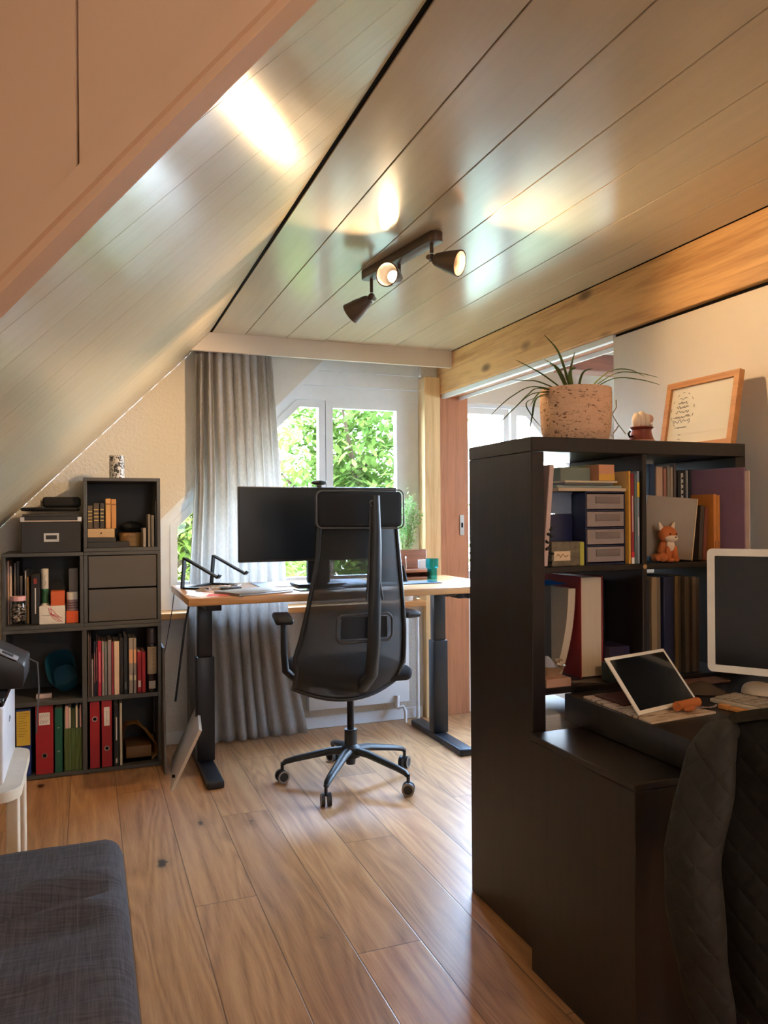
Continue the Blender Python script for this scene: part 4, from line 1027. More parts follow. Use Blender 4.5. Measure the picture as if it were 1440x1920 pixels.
# lumbar support: rounded loop behind the mesh
a = at_y(626, 1152, YBK); b = at_y(728, 1196, YBK); lx0, lx1, lz0, lz1 = a.x - 1.159, b.x - 1.159, b.z, a.z
lc = []
for cx_, cz_, a0 in ((lx1 - .03, lz1 - .03, 0), (lx0 + .03, lz1 - .03, 90), (lx0 + .03, lz0 + .03, 180), (lx1 - .03, lz0 + .03, 270)):
    for k in range(6):
        a_ = math.radians(a0 + 18 * k); lc.append((cx_ + .03 * math.cos(a_), -.318, cz_ + .03 * math.sin(a_)))
lc.append(lc[0])
MB().tube(lc, .006, 8).build('lumbar_loop', M('chair_dark_grey', (62, 62, 64), .4), chair)
MB().box(lx0 + .02, -.312, lz0 + .012, lx1 - .02, -.309, lz1 - .012, .001, 1).build('lumbar_pad', BP, chair)
# headrest with light piping
a = at_y(590, 922, YBK); b = at_y(751, 988, YBK); hx0, hx1, hz0, hz1 = a.x - 1.159, b.x - 1.159, b.z, at_y(670, 921, YBK).z
mb = MB(); mb.box(hx0, -.30, hz0, hx1, -.255, hz1, .02, 4); mb.build('headrest', M('seat_fabric'), chair)
hp = []
for cx_, cz_, a0 in ((hx1 - .02, hz1 - .02, 0), (hx0 + .025, hz1 - .025, 90), (hx0 + .025, hz0 + .025, 180), (hx1 - .02, hz0 + .02, 270)):
    for k in range(6):
        a_ = math.radians(a0 + 18 * k); hp.append((cx_ + .025 * math.cos(a_), -.296, cz_ + .025 * math.sin(a_)))
hp.append(hp[0])
MB().tube(hp, .0035, 8).build('piping', M('grey_piping', (84, 82, 80), .4), chair)
bc_ = at_y(688, 944, YBK)
mb = MB(); q = Matrix.Rotation(PI / 2, 4, 'X')
mb.lathe([(.009, 0), (.014, 0), (.014, .004), (.009, .004)], 20, Matrix.Translation((bc_.x - 1.159, -.334, bc_.z)) @ q, closed=True)
mb.build('shiny_ring', M('chrome', (214, 208, 204), .15, 1), chair)
for dx_ in (-.013, .012):
    MB().tube([(bc_.x - 1.159 + dx_ * .4, -.334, bc_.z - .01), (bc_.x - 1.159 + dx_ * 1.2, -.345, 1.15), (bc_.x - 1.159 + dx_ * 2.2, -.356, .98), (bc_.x - 1.159 + dx_ * 3.0, -.364, .90)], .005, 8, .5).build('cord', M('cord_grey', (46, 46, 48), .6), chair)
# armrests
for s_, pts_ in ((-1, [(545, 1265), (543, 1215), (546, 1180)]), (1, [(742, 1265), (760, 1215), (764, 1175)])):
    x_arm = -.325 if s_ < 0 else .265
    mb = MB(); mb.tube([(x_arm * .55, -.02, .485), (x_arm * .8, -.02, .50), (x_arm * .98, -.02, .555), (x_arm, -.02, .64), (x_arm, -.02, .775)], [.02, .022, .022, .02, .019], 12, .8)
    mb.build('armrest_post', BP, chair)
    m_ = Matrix.Translation((x_arm, -.0, .792)) @ Matrix.Rotation(.16 * s_, 4, 'Z') @ Matrix.Rotation(.0, 4, 'X')
    MB().box(-.042, -.12, -.016, .042, .13, .016, .014, 4, m_).build('armrest_pad', BP, chair)
# ------------------------------------------------------------------ BLACK BOOKCASE (two columns, four rows, open back)
bb_ = NT('black_brown_laminate'); b_ = bb_.bsdf(.33, 0, .45); v_ = bb_.coords((1, 1, .08))
bb_.link(bb_.ramp(bb_.noise(v_, 40, 4), [(.3, rgb((30, 25, 24))), (.7, rgb((39, 33, 31)))]), b_.inputs['Base Color']); bb_.bump(bb_.noise(v_, 160, 3), .06, .002)
espresso = bb_.m
BX0, BX1, BY0, BY1, BH, BT = 1.195, 2.005, 1.915, 2.305, 1.488, .043
t = thing('bookcase', 'tall black-brown open bookcase dividing the room beside the desk', 'bookcase', (1.6, 2.11, 0))
def bxo(mb, x0, y0, z0, x1, y1, z1, b=.002): return mb.box(x0 - 1.6, y0 - 2.11, z0, x1 - 1.6, y1 - 2.11, z1, b, 1)
bxo(MB(), BX0, BY0, 0, BX0 + BT, BY1, BH - BT - .0005).build('side_panel', espresso, t); bxo(MB(), BX1 - BT, BY0, 0, BX1, BY1, BH - BT - .0005).build('side_panel', espresso, t)
bxo(MB(), BX0, BY0, BH - BT, BX1, BY1, BH).build('top_panel', espresso, t); bxo(MB(), BX0 + BT, BY0, 0, BX1 - BT, BY1, BT).build('bottom_panel', espresso, t)
XM = (BX0 + BX1) / 2; rowz = [.043 + k * .355 for k in range(4)]  # bottoms of the rows
for k in range(1, 4):
    for xa, xb in ((BX0 + BT, XM - .009), (XM + .009, BX1 - BT)): bxo(MB(), xa, BY0 + .004, rowz[k] - .018, xb, BY1 - .004, rowz[k]).build('shelf_board', espresso, t)
bxo(MB(), XM - .009, BY0 + .004, BT, XM + .009, BY1 - .004, BH - BT).build('divider', espresso, t)
for k in (1, 3): MB().cyl((XM - 1.6, BY0 - 2.11 + .003, rowz[k] - .009), (XM - 1.6, BY0 - 2.11 + .0055, rowz[k] - .009), .007, n=16).build('screw_cap', M('brass_cap', (190, 150, 100), .4, .5), t)
AX0, AX1, CX0, CX1 = BX0 + BT + .003, XM - .012, XM + .012, BX1 - BT - .003
Z1, Z2, Z3 = rowz[3] + .0005, rowz[2] + .0005, rowz[1] + .0005
ZT1 = BH - BT - .004

# ---- upper left compartment
o = MB().box(0, 0, 0, .016, .30, .30, .002, 1).build('drawing_pad', M('pad_pinkish', (206, 178, 168), .6)); o.location = (AX0 + .001, 1.93, Z1 + .0016); o.rotation_euler = (0, .085, 0)
tag(o, 'pale pinkish drawing pad leaning against the left wall of the upper compartment', 'pad')
dx0, dx1 = 1.398, 1.543; dz = .222; navy = M('navy_plastic', (36, 40, 72), .4); clearp = veil('smoky_clear_plastic', (176, 160, 154), .72, .2)
t = thing('drawer_organiser', 'small navy organiser with four clear plastic drawers', 'organiser', ((dx0 + dx1) / 2, 1.94, Z1)); w = (dx1 - dx0) / 2
MB().box(-w, .0, 0, -w + .003, .15, dz).box(w - .003, 0, 0, w, .15, dz).box(-w + .003, .145, .004, w - .003, .15, dz - .004).box(-w, 0, dz - .004, w, .15, dz).box(-w, 0, 0, w, .15, .004).build('frame', navy, t)
for k in range(4):
    z0 = .0085 + k * .0535
    d = MB().box(-w + .005, -.002, z0, w - .005, .002, z0 + .045, .001, 1).box(-w + .005, .0022, z0, w - .005, .14, z0 + .002).build('drawer', clearp, t)
    MB().box(-w + .035, -.0055, z0 + .017, w - .022, -.0023, z0 + .038, .0015, 2).build('grip', M('grip_grey', (120, 106, 100), .4), d)
    if k in (1, 2): MB().box(-w + .01, .01, z0 + .0022, -w + .08, .10, z0 + .014 + .004 * k).build('contents', M('coral_paper', (226, 120, 96), .6), d)
    if k < 3: MB().box(-w + .003, .0005, z0 + .047, w - .003, .144, z0 + .0505).build('divider', navy, t)
t = thing('storage_case', 'navy case left of the clear drawers, topped by pale jars', 'case', (1.345, 2.0, Z1))
MB().box(-.048, 0, 0, .048, .20, .155, .003).build('case_body', navy, t)
MB().box(-.046, .002, .1552, .046, .006, .22).box(-.048, 0, .2155, .048, .20, .2215).build('rack', M('blue_grey_plastic', (110, 126, 150), .35), t)
for k in range(3): MB().cyl((-.032 + k * .032, .03, .1555), (-.032 + k * .032, .03, .214), .013, n=16).build('jar', M('pale_jar', (178, 196, 196), .2), t)
t = thing('craft_box', 'low patterned box with a cream label and yellow-green edge', 'box', (1.325, 1.932, Z1))
MB().box(-.052, 0, 0, .06, .055, .072, .002).build('box_body', M('olive_pattern', (110, 98, 78), .6, var=.35, vscale=60), t)
MB().box(-.045, -.0008, .016, .012, -.0001, .044).build('label', M('cream_label'), t)
MB().box(.046, -.0014, .0, .0605, -.0001, .07).build('edge_strip', M('yellow_green', (176, 172, 70), .5), t)
strokes([[(-.036, -.0012, .030), (-.03, -.0012, .036), (-.022, -.0012, .026), (-.014, -.0012, .036), (-.006, -.0012, .027), (.004, -.0012, .032)]], .0012).build('lettering', M('rust_print', (150, 96, 60), .6), t)
mb = MB(); mb.tube([(1.262 + .012 * math.sin(i * 1.3), 1.936 + .012 * math.cos(i * 1.7), Z1 + .006 + .0052 * i) for i in range(22)], .0045, 6)
tag(mb.build('camera_strap', M('dark_webbing', (44, 46, 44), .7)), 'dark bunched strap at the left of the patterned craft box', 'strap')
zs = Z1 + .2225
for k, (xa, xb, y0, h, cc, lb) in enumerate(((1.30, 1.545, 1.935, .010, (196, 176, 150), 'cream magazine lying directly on the clear drawers'), (1.305, 1.54, 1.95, .008, (150, 160, 150), 'grey-green magazine second in the flat stack'), (1.325, 1.50, 1.94, .007, (96, 96, 94), 'dark magazine third in the flat stack'), (1.33, 1.52, 1.945, .006, (206, 190, 160), 'cream booklet topping the flat stack'))):
    boxthing('magazine', lb, 'magazine', xa, xb, y0, .135, zs, zs + h, cm(cc), .0008, 'magazines lying on the drawers'); zs += h + .0004
boxthing('carton', 'small box in salmon and yellow on the magazine stack', 'box', 1.455, 1.513, 1.95, .06, zs, zs + .05, M('salmon_carton', (214, 150, 110), .6))
MB().box(-.029, -.0008, .001, .029, -.0001, .02).build('yellow_band', M('yellow_carton', (222, 168, 70), .6), bpy.data.objects['carton.004'] if 'carton.004' in bpy.data.objects else None)
boxthing('carton', 'grey-green carton left on the magazine stack', 'box', 1.34, 1.45, 1.985, .08, zs, zs + .042, M('sage_carton', (126, 134, 118), .6))
book(1.525, 1.543, Z1 + .315, 2.098, Z1, .19, cm((168, 160, 64)), 'tall olive-yellow book standing behind the clear drawers')
for xa, xb, h, cc, lb, mk in ((1.5455, 1.5525, .285, (214, 160, 62), 'thin amber book right of the clear drawers', None), (1.554, 1.5655, .278, (140, 30, 40), 'dark red book with white print and white foot', [(.35, .75, .2, white_label), (.0, .07, .9, white_label), (.07, .13, .9, M('bright_red', (206, 40, 50), .5))]),
                              (1.567, 1.5755, .275, (92, 108, 104), 'grey-green book between the red one and the divider', None), (1.577, 1.586, .285, (134, 146, 158), 'pale blue-grey book with yellow corner at the divider', [(.72, .88, .9, M('yellow_corner', (226, 186, 40), .5)), (.3, .5, .2, white_label)])):
    book(xa, xb, Z1 + h, 1.925, Z1, .22, cm(cc), lb, 'books in the upper left compartment', marks=mk)
# ---- upper right compartment
for pa, pb, pt, cc, lb, mk in ((1217, 1229, 870, (36, 58, 86), 'tall dark blue folder at the left of the upper right compartment', None), (1230, 1243, 874, (206, 166, 134), 'peach-coloured book behind the fox', None), (1244, 1250, 878, (168, 112, 92), 'brick-brown book next to the peach one', None),
                           (1251, 1256.5, 872, (150, 136, 116), 'grey-brown tall book in the upper right compartment', None), (1257, 1262, 875, (176, 156, 132), 'sand coloured tall book', None), (1263, 1268, 868, (96, 84, 78), 'dark taupe tall book', None),
                           (1271, 1286, 882, (36, 33, 32), 'black wire-bound book with white comb', [(.2, .97, .28, M('comb_white', (196, 190, 176), .5))]), (1287.5, 1289.5, 882, (200, 196, 190), 'single white thin booklet', None), (1291, 1297, 880, (32, 34, 38), 'black box file behind the leaning book', None)):
    p0, p1 = at_y(pa, pt, 2.035), at_y(pb, pt, 2.035)
    bo_ = book(p0.x + .0005, p1.x - .0005, min(p0.z, ZT1), 2.035, Z1, .2 if pa < 1268 else .09, cm(cc), lb, 'books in the upper right compartment', marks=mk)
    if 'wire-bound' in lb:
        mb = MB(); h_ = min(p0.z, ZT1) - Z1
        for k in range(12): mb.box(-.003, -.0022, h_ * (.24 + .06 * k), .003, -.0009, h_ * (.24 + .06 * k) + .006)
        mb.build('comb_hole', dark, bo_)
# plush fox
fx = at_y(1252, 1055, 1.935); orange = M('fox_plush_orange', (204, 112, 56), .95, bump=.5, bscale=400); cream = M('fox_plush_cream', (232, 206, 176), .95, bump=.4, bscale=400)
t = thing('plush_fox', 'small orange and cream plush fox sitting on the bookcase shelf', 'soft toy', (fx.x, 1.931, Z1 + .003), (0, 0, .05))
mb = MB(); mb.ball((0, .012, .034), (.027, .024, .036), 24, 16)
for s_ in (-1, 1): mb.ball((s_ * .014, -.012, .024), (.0085, .009, .026), 14, 10, Matrix.Rotation(.1 * s_, 3, 'Y')); mb.ball((s_ * .021, .002, .014), (.013, .019, .015), 14, 10)
bo = mb.build('body', orange, t)
hd = MB().ball((0, .004, .085), (.031, .026, .026), 28, 18).build('head', orange, t)
MB().ball((0, -.0105, .073), (.024, .0165, .0125), 20, 12).build('muzzle', cream, hd)
for s_ in (-1, 1):
    MB().prism([(-.010, 0), (.010, 0), (.003, .026), (-.003, .026)], 'y', 0, .009, Matrix.Translation((s_ * .021, .004, .100)) @ Matrix.Rotation(.42 * s_, 4, 'Y'), .003).build('ear', cream, hd)
    MB().ball((s_ * .0125, -.0205, .0865), .0028, 10, 8).build('eye', M('bead_black', (12, 10, 10), .1), hd)
    MB().ball((s_ * .011, -.021, .006), (.0085, .011, .007), 12, 8).build('paw', orange, t)
MB().ball((.0035, -.0275, .0765), (.0035, .0025, .0025), 10, 8).build('nose', M('bead_black'), hd)
MB().ball((0, -.0075, .050), (.016, .010, .019), 18, 12).build('chest_patch', cream, t)
MB().tube([(-.02, .03, .014), (-.036, .02, .012), (-.038, .004, .014), (-.034, -.006, .020)], [.010, .013, .012, .005], 12).build('tail', orange, t)
# leaning thick book showing cover and spine, dark ones beside it, orange books, purple folder
t = thing('book', 'thick grey-beige book leaning at an angle with its cream spine showing', 'book', (1.790, 1.925, Z1 + .004), (.03, .09, -.50))
MB().box(-.155, .0, 0, -.002, .036, .196, .002).build('cover', cm((150, 132, 112)), t)
MB().box(-.002, -.0005, -.0005, .0005, .0365, .1965).build('spine', cm((220, 190, 146)), t)
MB().box(.0006, .003, .09, .0012, .034, .14).build('spine_label', cm((186, 160, 124)), t)
strokes([[(.0014, .012, .03), (.0014, .02, .038), (.0014, .014, .046), (.0014, .022, .052)], [(.0014, .012, .15), (.0014, .02, .156), (.0014, .013, .165), (.0014, .021, .172)]], .0009).build('lettering', M('brown_print'), t)
for k, (x, tl, hh, cc, lb) in enumerate(((1.834, .20, .178, (70, 56, 46), 'dark brown book leaning right of the beige one'), (1.852, .19, .172, (120, 58, 36), 'rust brown book leaning on the amber ones'))):
    book(x, x + .016, Z1 + .002 + hh, 1.945, Z1 + .003, .08, cm(cc), lb, 'leaning books', tilt=.07)
for xa, xb, h, cc, lb in ((1.884, 1.897, .215, (212, 130, 56), 'orange book in front of the purple folder, left of two'), (1.898, 1.911, .212, (196, 122, 48), 'amber-brown book in front of the purple folder, right of two')):
    book(xa, xb, Z1 + h, 1.93, Z1, .10, cm(cc), lb, 'orange paperbacks', marks=[(.08, .3, .3, M('rust_print'))])
t = thing('folder', 'large mauve folder with pale paper edges sticking out of the upper right compartment', 'folder', (1.846, 2.285, Z1), (0, 0, -1.31))
MB().box(0, 0, 0, .425, .006, .300, .001, 1).build('folder_cover', M('mauve_card', (134, 100, 116), .5, var=.08), t)
MB().box(.01, .0065, .004, .437, .012, .288).build('paper_sheets', M('ivory_paper', (214, 186, 164), .7), t)
MB().box(0, .0125, 0, .425, .0155, .296, .001, 1).build('folder_back', M('mauve_card'), t)

# ---- lower left compartment
for xa, xb, h, lb in ((AX0 + .002, AX0 + .022, .285, 'pale block of pages facing out, leftmost in the lower compartment'), (AX0 + .028, AX0 + .044, .28, 'second slim pale block of pages facing out')):
    book(xa, xb, Z2 + h, 2.022, Z2, .2, cm((200, 170, 136)), lb, 'books with their pages facing out', flip=True)
book(AX0 + .05, AX0 + .094, Z2 + .29, 2.03, Z2, .2, cm((38, 42, 46)), 'thick dark binder between the page blocks', 'lower compartment books')
o = MB().sheet(lambda u, v: (AX0 + .004 + .125 * u, 1.995 + .1 * v, Z2 + .2945 + .010 * math.sin(PI * u) * math.sin(PI * v) + .006 * math.sin(8 * u) * v + (.014 * (u - .55) * -1 if u > .8 else 0) * 0), 24, 12, .002).build('blue_bag', leafmat('blue_film', (40, 120, 206), (70, 150, 226), .6)); tag(o, 'shiny blue plastic bag lying on top of the standing books', 'bag')
# curved catalogue slumped forward
def slump(u, v):
    zz_ = Z2 + .012 + .265 * v; bend = .045 * (1 - v) ** 2.2
    return (AX0 + .148 - bend + .02 * u, 2.018 + .01 * (1 - v), zz_)
mb = MB(); n_ = 16
for i in range(n_):
    v0, v1 = i / n_, (i + 1) / n_
    A, B = slump(0, v0), slump(0, v1)
    bb2 = bmesh.new(); vs = [bb2.verts.new(p) for p in ((A[0], A[1], A[2]), (A[0] + .026, A[1], A[2]), (B[0] + .026, B[1], B[2]), (B[0], B[1], B[2]), (A[0], A[1] + .2, A[2]), (A[0] + .026, A[1] + .2, A[2]), (B[0] + .026, B[1] + .2, B[2]), (B[0], B[1] + .2, B[2]))]
    for f in ((0, 1, 2, 3), (7, 6, 5, 4), (0, 3, 7, 4), (1, 5, 6, 2)) + (((0, 4, 5, 1),) if i == 0 else ()) + (((3, 2, 6, 7),) if i == n_ - 1 else ()): bb2.faces.new([vs[q] for q in f])
    bmesh.ops.recalc_face_normals(bb2, faces=bb2.faces); mb._merge(bb2)
bmesh.ops.remove_doubles(mb.bm, verts=mb.bm.verts, dist=1e-5)
t = mb.build('catalogue', paper); tag(t, 'thick catalogue slumped in a curve with its pages facing out', 'book')
strokes([[(slump(0, v)[0] + .0262, slump(0, v)[1] - .0004 + .001 * (k % 2), slump(0, v)[2]) for k, v in enumerate([q / 20 for q in range(21)])]], .001).build('torn_edge', M('rust_edge', (110, 66, 54), .7), t)
book(AX0 + .180, AX0 + .262, Z2 + .315, 2.0, Z2, .22, cm((150, 44, 42)), 'big red-covered book with its wide page block facing out', 'books with their pages facing out', flip=True)
boxthing('box_file', 'black box file at the right of the lower left compartment', 'box', AX0 + .266, AX1 - .002, 2.10, .16, Z2, Z2 + .29, M('black_card', (22, 21, 22), .6), .002)
boxthing('carton', 'purple-navy box lying on the teal one in the lower compartment', 'box', 1.468, 1.578, 1.945, .10, Z2 + .0605, Z2 + .103, M('purple_navy', (44, 36, 66), .5)) if False else None
boxthing('carton', 'dark teal flat box in front of the black box file', 'box', AX0 + .225, AX1 - .004, 1.92, .04, Z2, Z2 + .056, M('dark_teal_card', (48, 66, 74), .5))
boxthing('carton', 'purple-navy box behind the dark teal one', 'box', AX0 + .266, AX1 - .006, 1.97, .11, Z2, Z2 + .095, M('purple_navy', (48, 40, 70), .5))
t = thing('bowl', 'shallow bowl holding a white cloth and trinkets at the front of the lower compartment', 'bowl', (AX0 + .048, 1.968, Z2 + .0260))
MB().lathe([(.001, 0), (.022, 0), (.024, .006), (.046, .032), (.043, .032), (.022, .010), (.001, .009)], 32).build('bowl_body', M('tan_ceramic', (176, 140, 104), .4), t)
MB().sheet(lambda u, v: ((u - .5) * .06 - .01, (v - .5) * .05, .026 + .03 * math.sin(PI * u) * math.sin(PI * v) + .004 * math.sin(12 * u + 5 * v)), 18, 14, .002).build('cloth', M('white_cloth', (222, 222, 228), .9), t)
mb = MB(); rnd = random.Random(6)
for i in range(24): a = rnd.uniform(-.6, 1.6); mb.ball((.036 * math.cos(a), -.036 * math.sin(a) * .9 - .002, .034 + rnd.random() * .012), .0042, 10, 8)
mb.build('beads', M('bead_cream', (206, 186, 160), .3), t)
boxthing('book', 'pinkish wooden-looking block under the bowl', 'book', AX0 + .004, AX0 + .09, 1.922, .1, Z2, Z2 + .0255, cm((196, 150, 124)))
o = MB().sheet(lambda u, v: (AX0 + .1 + .11 * u, 1.922 + .03 * v, Z2 + .002 + .006 * math.sin(3 * u + 1)), 10, 4, .0015).build('paper_sheet', M('printed_sheet', (176, 158, 138), .7, var=.3, vscale=120)); tag(o, 'curled printed sheet at the front edge of the lower compartment', 'paper')
# ---- lower right compartment
for xa, xb, h, y, cc, lb in ((1.616, 1.628, .30, 1.95, (70, 26, 28), 'very dark red book left in the lower right compartment'), (1.630, 1.640, .30, 1.95, (34, 46, 60), 'narrow dark blue book beside the dark red one'), (1.643, 1.664, .31, 1.94, (150, 124, 92), 'tan book in the lower right compartment, left of the navy one'), (1.666, 1.682, .308, 1.945, (116, 98, 74), 'brown book touching the navy one'),
                          (1.690, 1.732, .31, 1.94, (30, 36, 66), 'broad navy binder in the lower right compartment'), (1.738, 1.752, .31, 1.945, (140, 112, 76), 'ochre book right of the navy binder'), (1.754, 1.766, .308, 1.95, (96, 84, 66), 'olive-brown book right of the ochre one'), (1.774, 1.790, .306, 1.94, (104, 90, 76), 'taupe book before the dark gap'),
                          (1.792, 1.806, .3, 1.95, (72, 54, 46), 'dark brown book behind the screen edge'), (1.808, 1.824, .305, 1.945, (110, 94, 80), 'light taupe book at the screen edge'), (1.826, 1.842, .302, 1.95, (84, 70, 60), 'last brown book beside the white screen')):
    book(xa, xb, Z2 + h, y, Z2, .2, cm(cc), lb, 'books in the lower right compartment')
# ---- papers in the row under it
pm = M('pile_white', (206, 206, 210), .7, var=.12, vscale=4, stretch=(1, 1, 120))
for k, lb in enumerate(('lower stack of white papers in the compartment below desk height', 'upper stack of white papers in the compartment below desk height')):
    o = MB().box(-.085, -.11, 0, .085, .11, .135, .002).build('paper_pile', pm); o.location = (AX0 + .097 + .004 * k, 2.05, Z3 + .1356 * k); o.rotation_euler = (0, 0, .03 - .05 * k)
    tag(o, lb, 'papers', 'paper stacks beside the desk top')

# ---- on top of the bookcase
pc = ((at_y(1020, 770, 2.08).x + at_y(1137, 770, 2.08).x) / 2, 2.08); pr_ = (at_y(1137, 770, 2.08).x - at_y(1020, 770, 2.08).x) / 2 * .955
tq = NT('speckled_terracotta'); b_ = tq.bsdf(.85, 0, .2); v_ = tq.coords((1, 1, 2.2)); n1 = tq.noise(v_, 34, 5, .65, 2.0)
tq.link(tq.ramp(n1, [(.36, rgb((104, 72, 52))), (.43, rgb((224, 180, 146))), (.7, rgb((232, 192, 160)))]), b_.inputs['Base Color']); tq.bump(n1, .5, .006)
t = thing('potted_plant', 'spindly spider plant in a pinkish speckled clay pot on the bookcase', 'plant', (pc[0], pc[1], BH + .0005))
ph = at_y(1078, 722, 2.0).z - BH
MB().lathe([(.001, 0), (pr_ * .80, 0), (pr_ * .90, .012), (pr_ * .97, .05), (pr_, ph * .7), (pr_ * .985, ph), (pr_ * .93, ph), (pr_ * .93, ph - .02), (.001, ph - .02)], 44).build('pot', tq.m, t)
MB().lathe([(.001, ph - .0195), (pr_ * .92, ph - .0195), (.001, ph - .012)], 28).build('soil', M('soil'), t)
lf = leafmat('spider_leaf', (66, 84, 48), (128, 138, 84), .25); dry = M('dry_stem', (150, 134, 96), .8)
leaves = [[(1066, 724), (1058, 690), (1044, 655), (1020, 628)], [(1052, 722), (1020, 704), (992, 688), (967, 675)], [(1047, 724), (1010, 716), (985, 714), (955, 712)], [(1040, 724), (1000, 725), (962, 742), (935, 764), (918, 782)], [(1036, 728), (1000, 738), (962, 768), (930, 802), (903, 832)],
          [(1040, 722), (1010, 728), (990, 740), (975, 754)], [(1028, 730), (1008, 745), (998, 780), (992, 812)], [(1030, 728), (990, 752), (996, 778), (1014, 800)], [(1062, 718), (1048, 695), (1034, 682), (1020, 674)], [(1072, 718), (1070, 700), (1072, 682), (1078, 660)], [(1055, 720), (1046, 696), (1036, 684), (1024, 682)], [(1060, 722), (1052, 700), (1046, 690), (1040, 684)],
          [(1110, 722), (1150, 702), (1192, 699), (1235, 708)], [(1112, 722), (1150, 710), (1200, 712), (1238, 722)], [(1108, 720), (1140, 698), (1178, 693), (1208, 706)], [(1086, 722), (1090, 705), (1100, 694), (1112, 692)], [(1040, 727), (1018, 735), (1006, 742), (995, 760)], [(1060, 720), (1068, 698), (1078, 690), (1074, 690)]]
rnd = random.Random(9)
for k, Lf in enumerate(leaves):
    yy = 2.03 + .02 * (k % 5) - (.0 if k else 0); P = []
    for i, (px, py) in enumerate(Lf):
        f = i / (len(Lf) - 1); y = 2.075 * (1 - f) + f * (yy - .02); p = at_y(px, py, y); P.append((p.x - pc[0], p.y - pc[1], p.z - BH))
    P[0] = (P[0][0] * .55, P[0][1] * .5, ph - .012)
    Q = [Vector(p) for p in P]; fine_ = []
    for i in range(len(Q) - 1):                           # smooth the run of the leaf
        p0, p1, p2, p3 = Q[max(i - 1, 0)], Q[i], Q[i + 1], Q[min(i + 2, len(Q) - 1)]
        for s in range(5):
            q = s / 5; fine_.append(.5 * ((2 * p1) + (p2 - p0) * q + (2 * p0 - 5 * p1 + 4 * p2 - p3) * q * q + (3 * p1 - p0 - 3 * p2 + p3) * q ** 3))
    fine_.append(Q[-1]); N_ = len(fine_)
    MB().tube(fine_, [.0042 * (1 - (i / (N_ - 1)) ** 3) * (1 if k not in (7,) else .5) + .0006 for i in range(N_)], 6, .35).build('leaf', lf, t)
for Lf in ([(1140, 728), (1147, 750), (1146, 775), (1158, 795), (1173, 814)], [(1147, 778), (1156, 764), (1155, 750)], [(1160, 798), (1155, 806), (1150, 812)]):
    MB().tube([Vector((at_y(px, py, 2.06).x - pc[0], -.02, at_y(px, py, 2.06).z - BH)) for px, py in Lf], .0018, 6).build('dry_runner', dry, t)
# little red-brown pot ornament
oc = at_y(1195, 800, 2.08)
t = thing('ornament', 'small reddish ceramic pot ornament topped with white knobs', 'ornament', (oc.x, 2.06, BH + .0005)); t.scale = (1.25, 1.25, 1.3); s_ = .0019
MB().lathe([(.001, 0), (.038, 0), (.038, .006), (.034, .012), (.001, .012)], 30).build('foot', M('sand_ceramic', (176, 130, 104), .5), t)
MB().lathe([(.001, .0122), (.032, .0122), (.026, .03), (.025, .038), (.031, .044), (.029, .046), (.001, .044)], 30).build('pot', M('oxblood_ceramic', (122, 54, 42), .35), t)
for k, (x, z, rx, rz_) in enumerate(((-.016, .062, .012, .02), (.0, .066, .0125, .021), (.014, .064, .011, .018))): MB().ball((x, 0, z), (rx, .012, rz_), 18, 12).build('white_knob', M('ivory_ceramic', (226, 204, 176), .4), t)
MB().ball((.026, 0, .068), (.012, .01, .011), 16, 10).build('pink_knob', M('pink_ceramic', (206, 160, 138), .4), t)
MB().ball((.028, -.004, .053), .005, 12, 8).build('bead', M('ivory_ceramic'), t)
MB().tube([(-.027, 0, .022), (-.038, 0, .020), (-.042, 0, .028), (-.036, 0, .034)], .0028, 8).build('handle', M('bead_black'), t)
# framed print leaning on the white panel
oakf = wood('frame_oak', (196, 136, 82), (160, 104, 58), 'y', .45)
t = thing('framed_print', 'oak-framed white print leaning on the wall above the bookcase', 'picture', (1.972, 0, BH + .0008), (0, .17, 0))
fy0, fy1, fh = 1.945, 2.285, .256; fw_ = .022
mb = MB(); mb.ring([(fy0, 0), (fy1, 0), (fy1, fh), (fy0, fh)], [(fy0 + fw_, fw_), (fy1 - fw_, fw_), (fy1 - fw_, fh - fw_), (fy0 + fw_, fh - fw_)], 'x', 0, .022); mb.build('frame', oakf, t)
MB().box(.010, fy0 + fw_ - .002, fw_ - .002, .014, fy1 - fw_ + .002, fh - fw_ + .002).build('print_paper', M('print_white', (232, 224, 208), .7, var=.02), t)
MB().box(.0055, fy0 + fw_ - .001, fw_ - .001, .0070, fy1 - fw_ + .001, fh - fw_ + .001).build('pane', glass('frame_glass', refl=1.5), t)
ln = []; cy_, cz_ = fy1 - .085, fh * .56; rnd = random.Random(12)
for r, (za, wd) in enumerate(((.050, .018), (.034, .024), (.018, .030), (.0, .034), (-.018, .042), (-.034, .044))):
    y = cy_ + wd; L_ = []
    while y > cy_ - wd: L_.append((.0094, y, cz_ + za + rnd.uniform(-.005, .006))); y -= .0035
    ln.append(L_)
for k in range(26):
    a = k * 2 * PI / 26
    if k % 2 == 0: ln.append([(.0094, cy_ + .056 * math.cos(a), cz_ + .006 + .066 * math.sin(a)), (.0094, cy_ + .056 * math.cos(a + .16), cz_ + .006 + .066 * math.sin(a + .16))])
ln.append([(.0094, cy_ + .03, cz_ - .056), (.0094, cy_ - .03, cz_ - .058)]); ln.append([(.0094, cy_ + .008, cz_ - .085), (.0094, cy_ - .004, cz_ - .084)]); ln.append([(.0094, cy_ + .01, cz_ - .10), (.0094, cy_ - .006, cz_ - .10)])
strokes(ln, .0009, 4).build('lettering', M('print_grey', (90, 92, 92), .7), t)

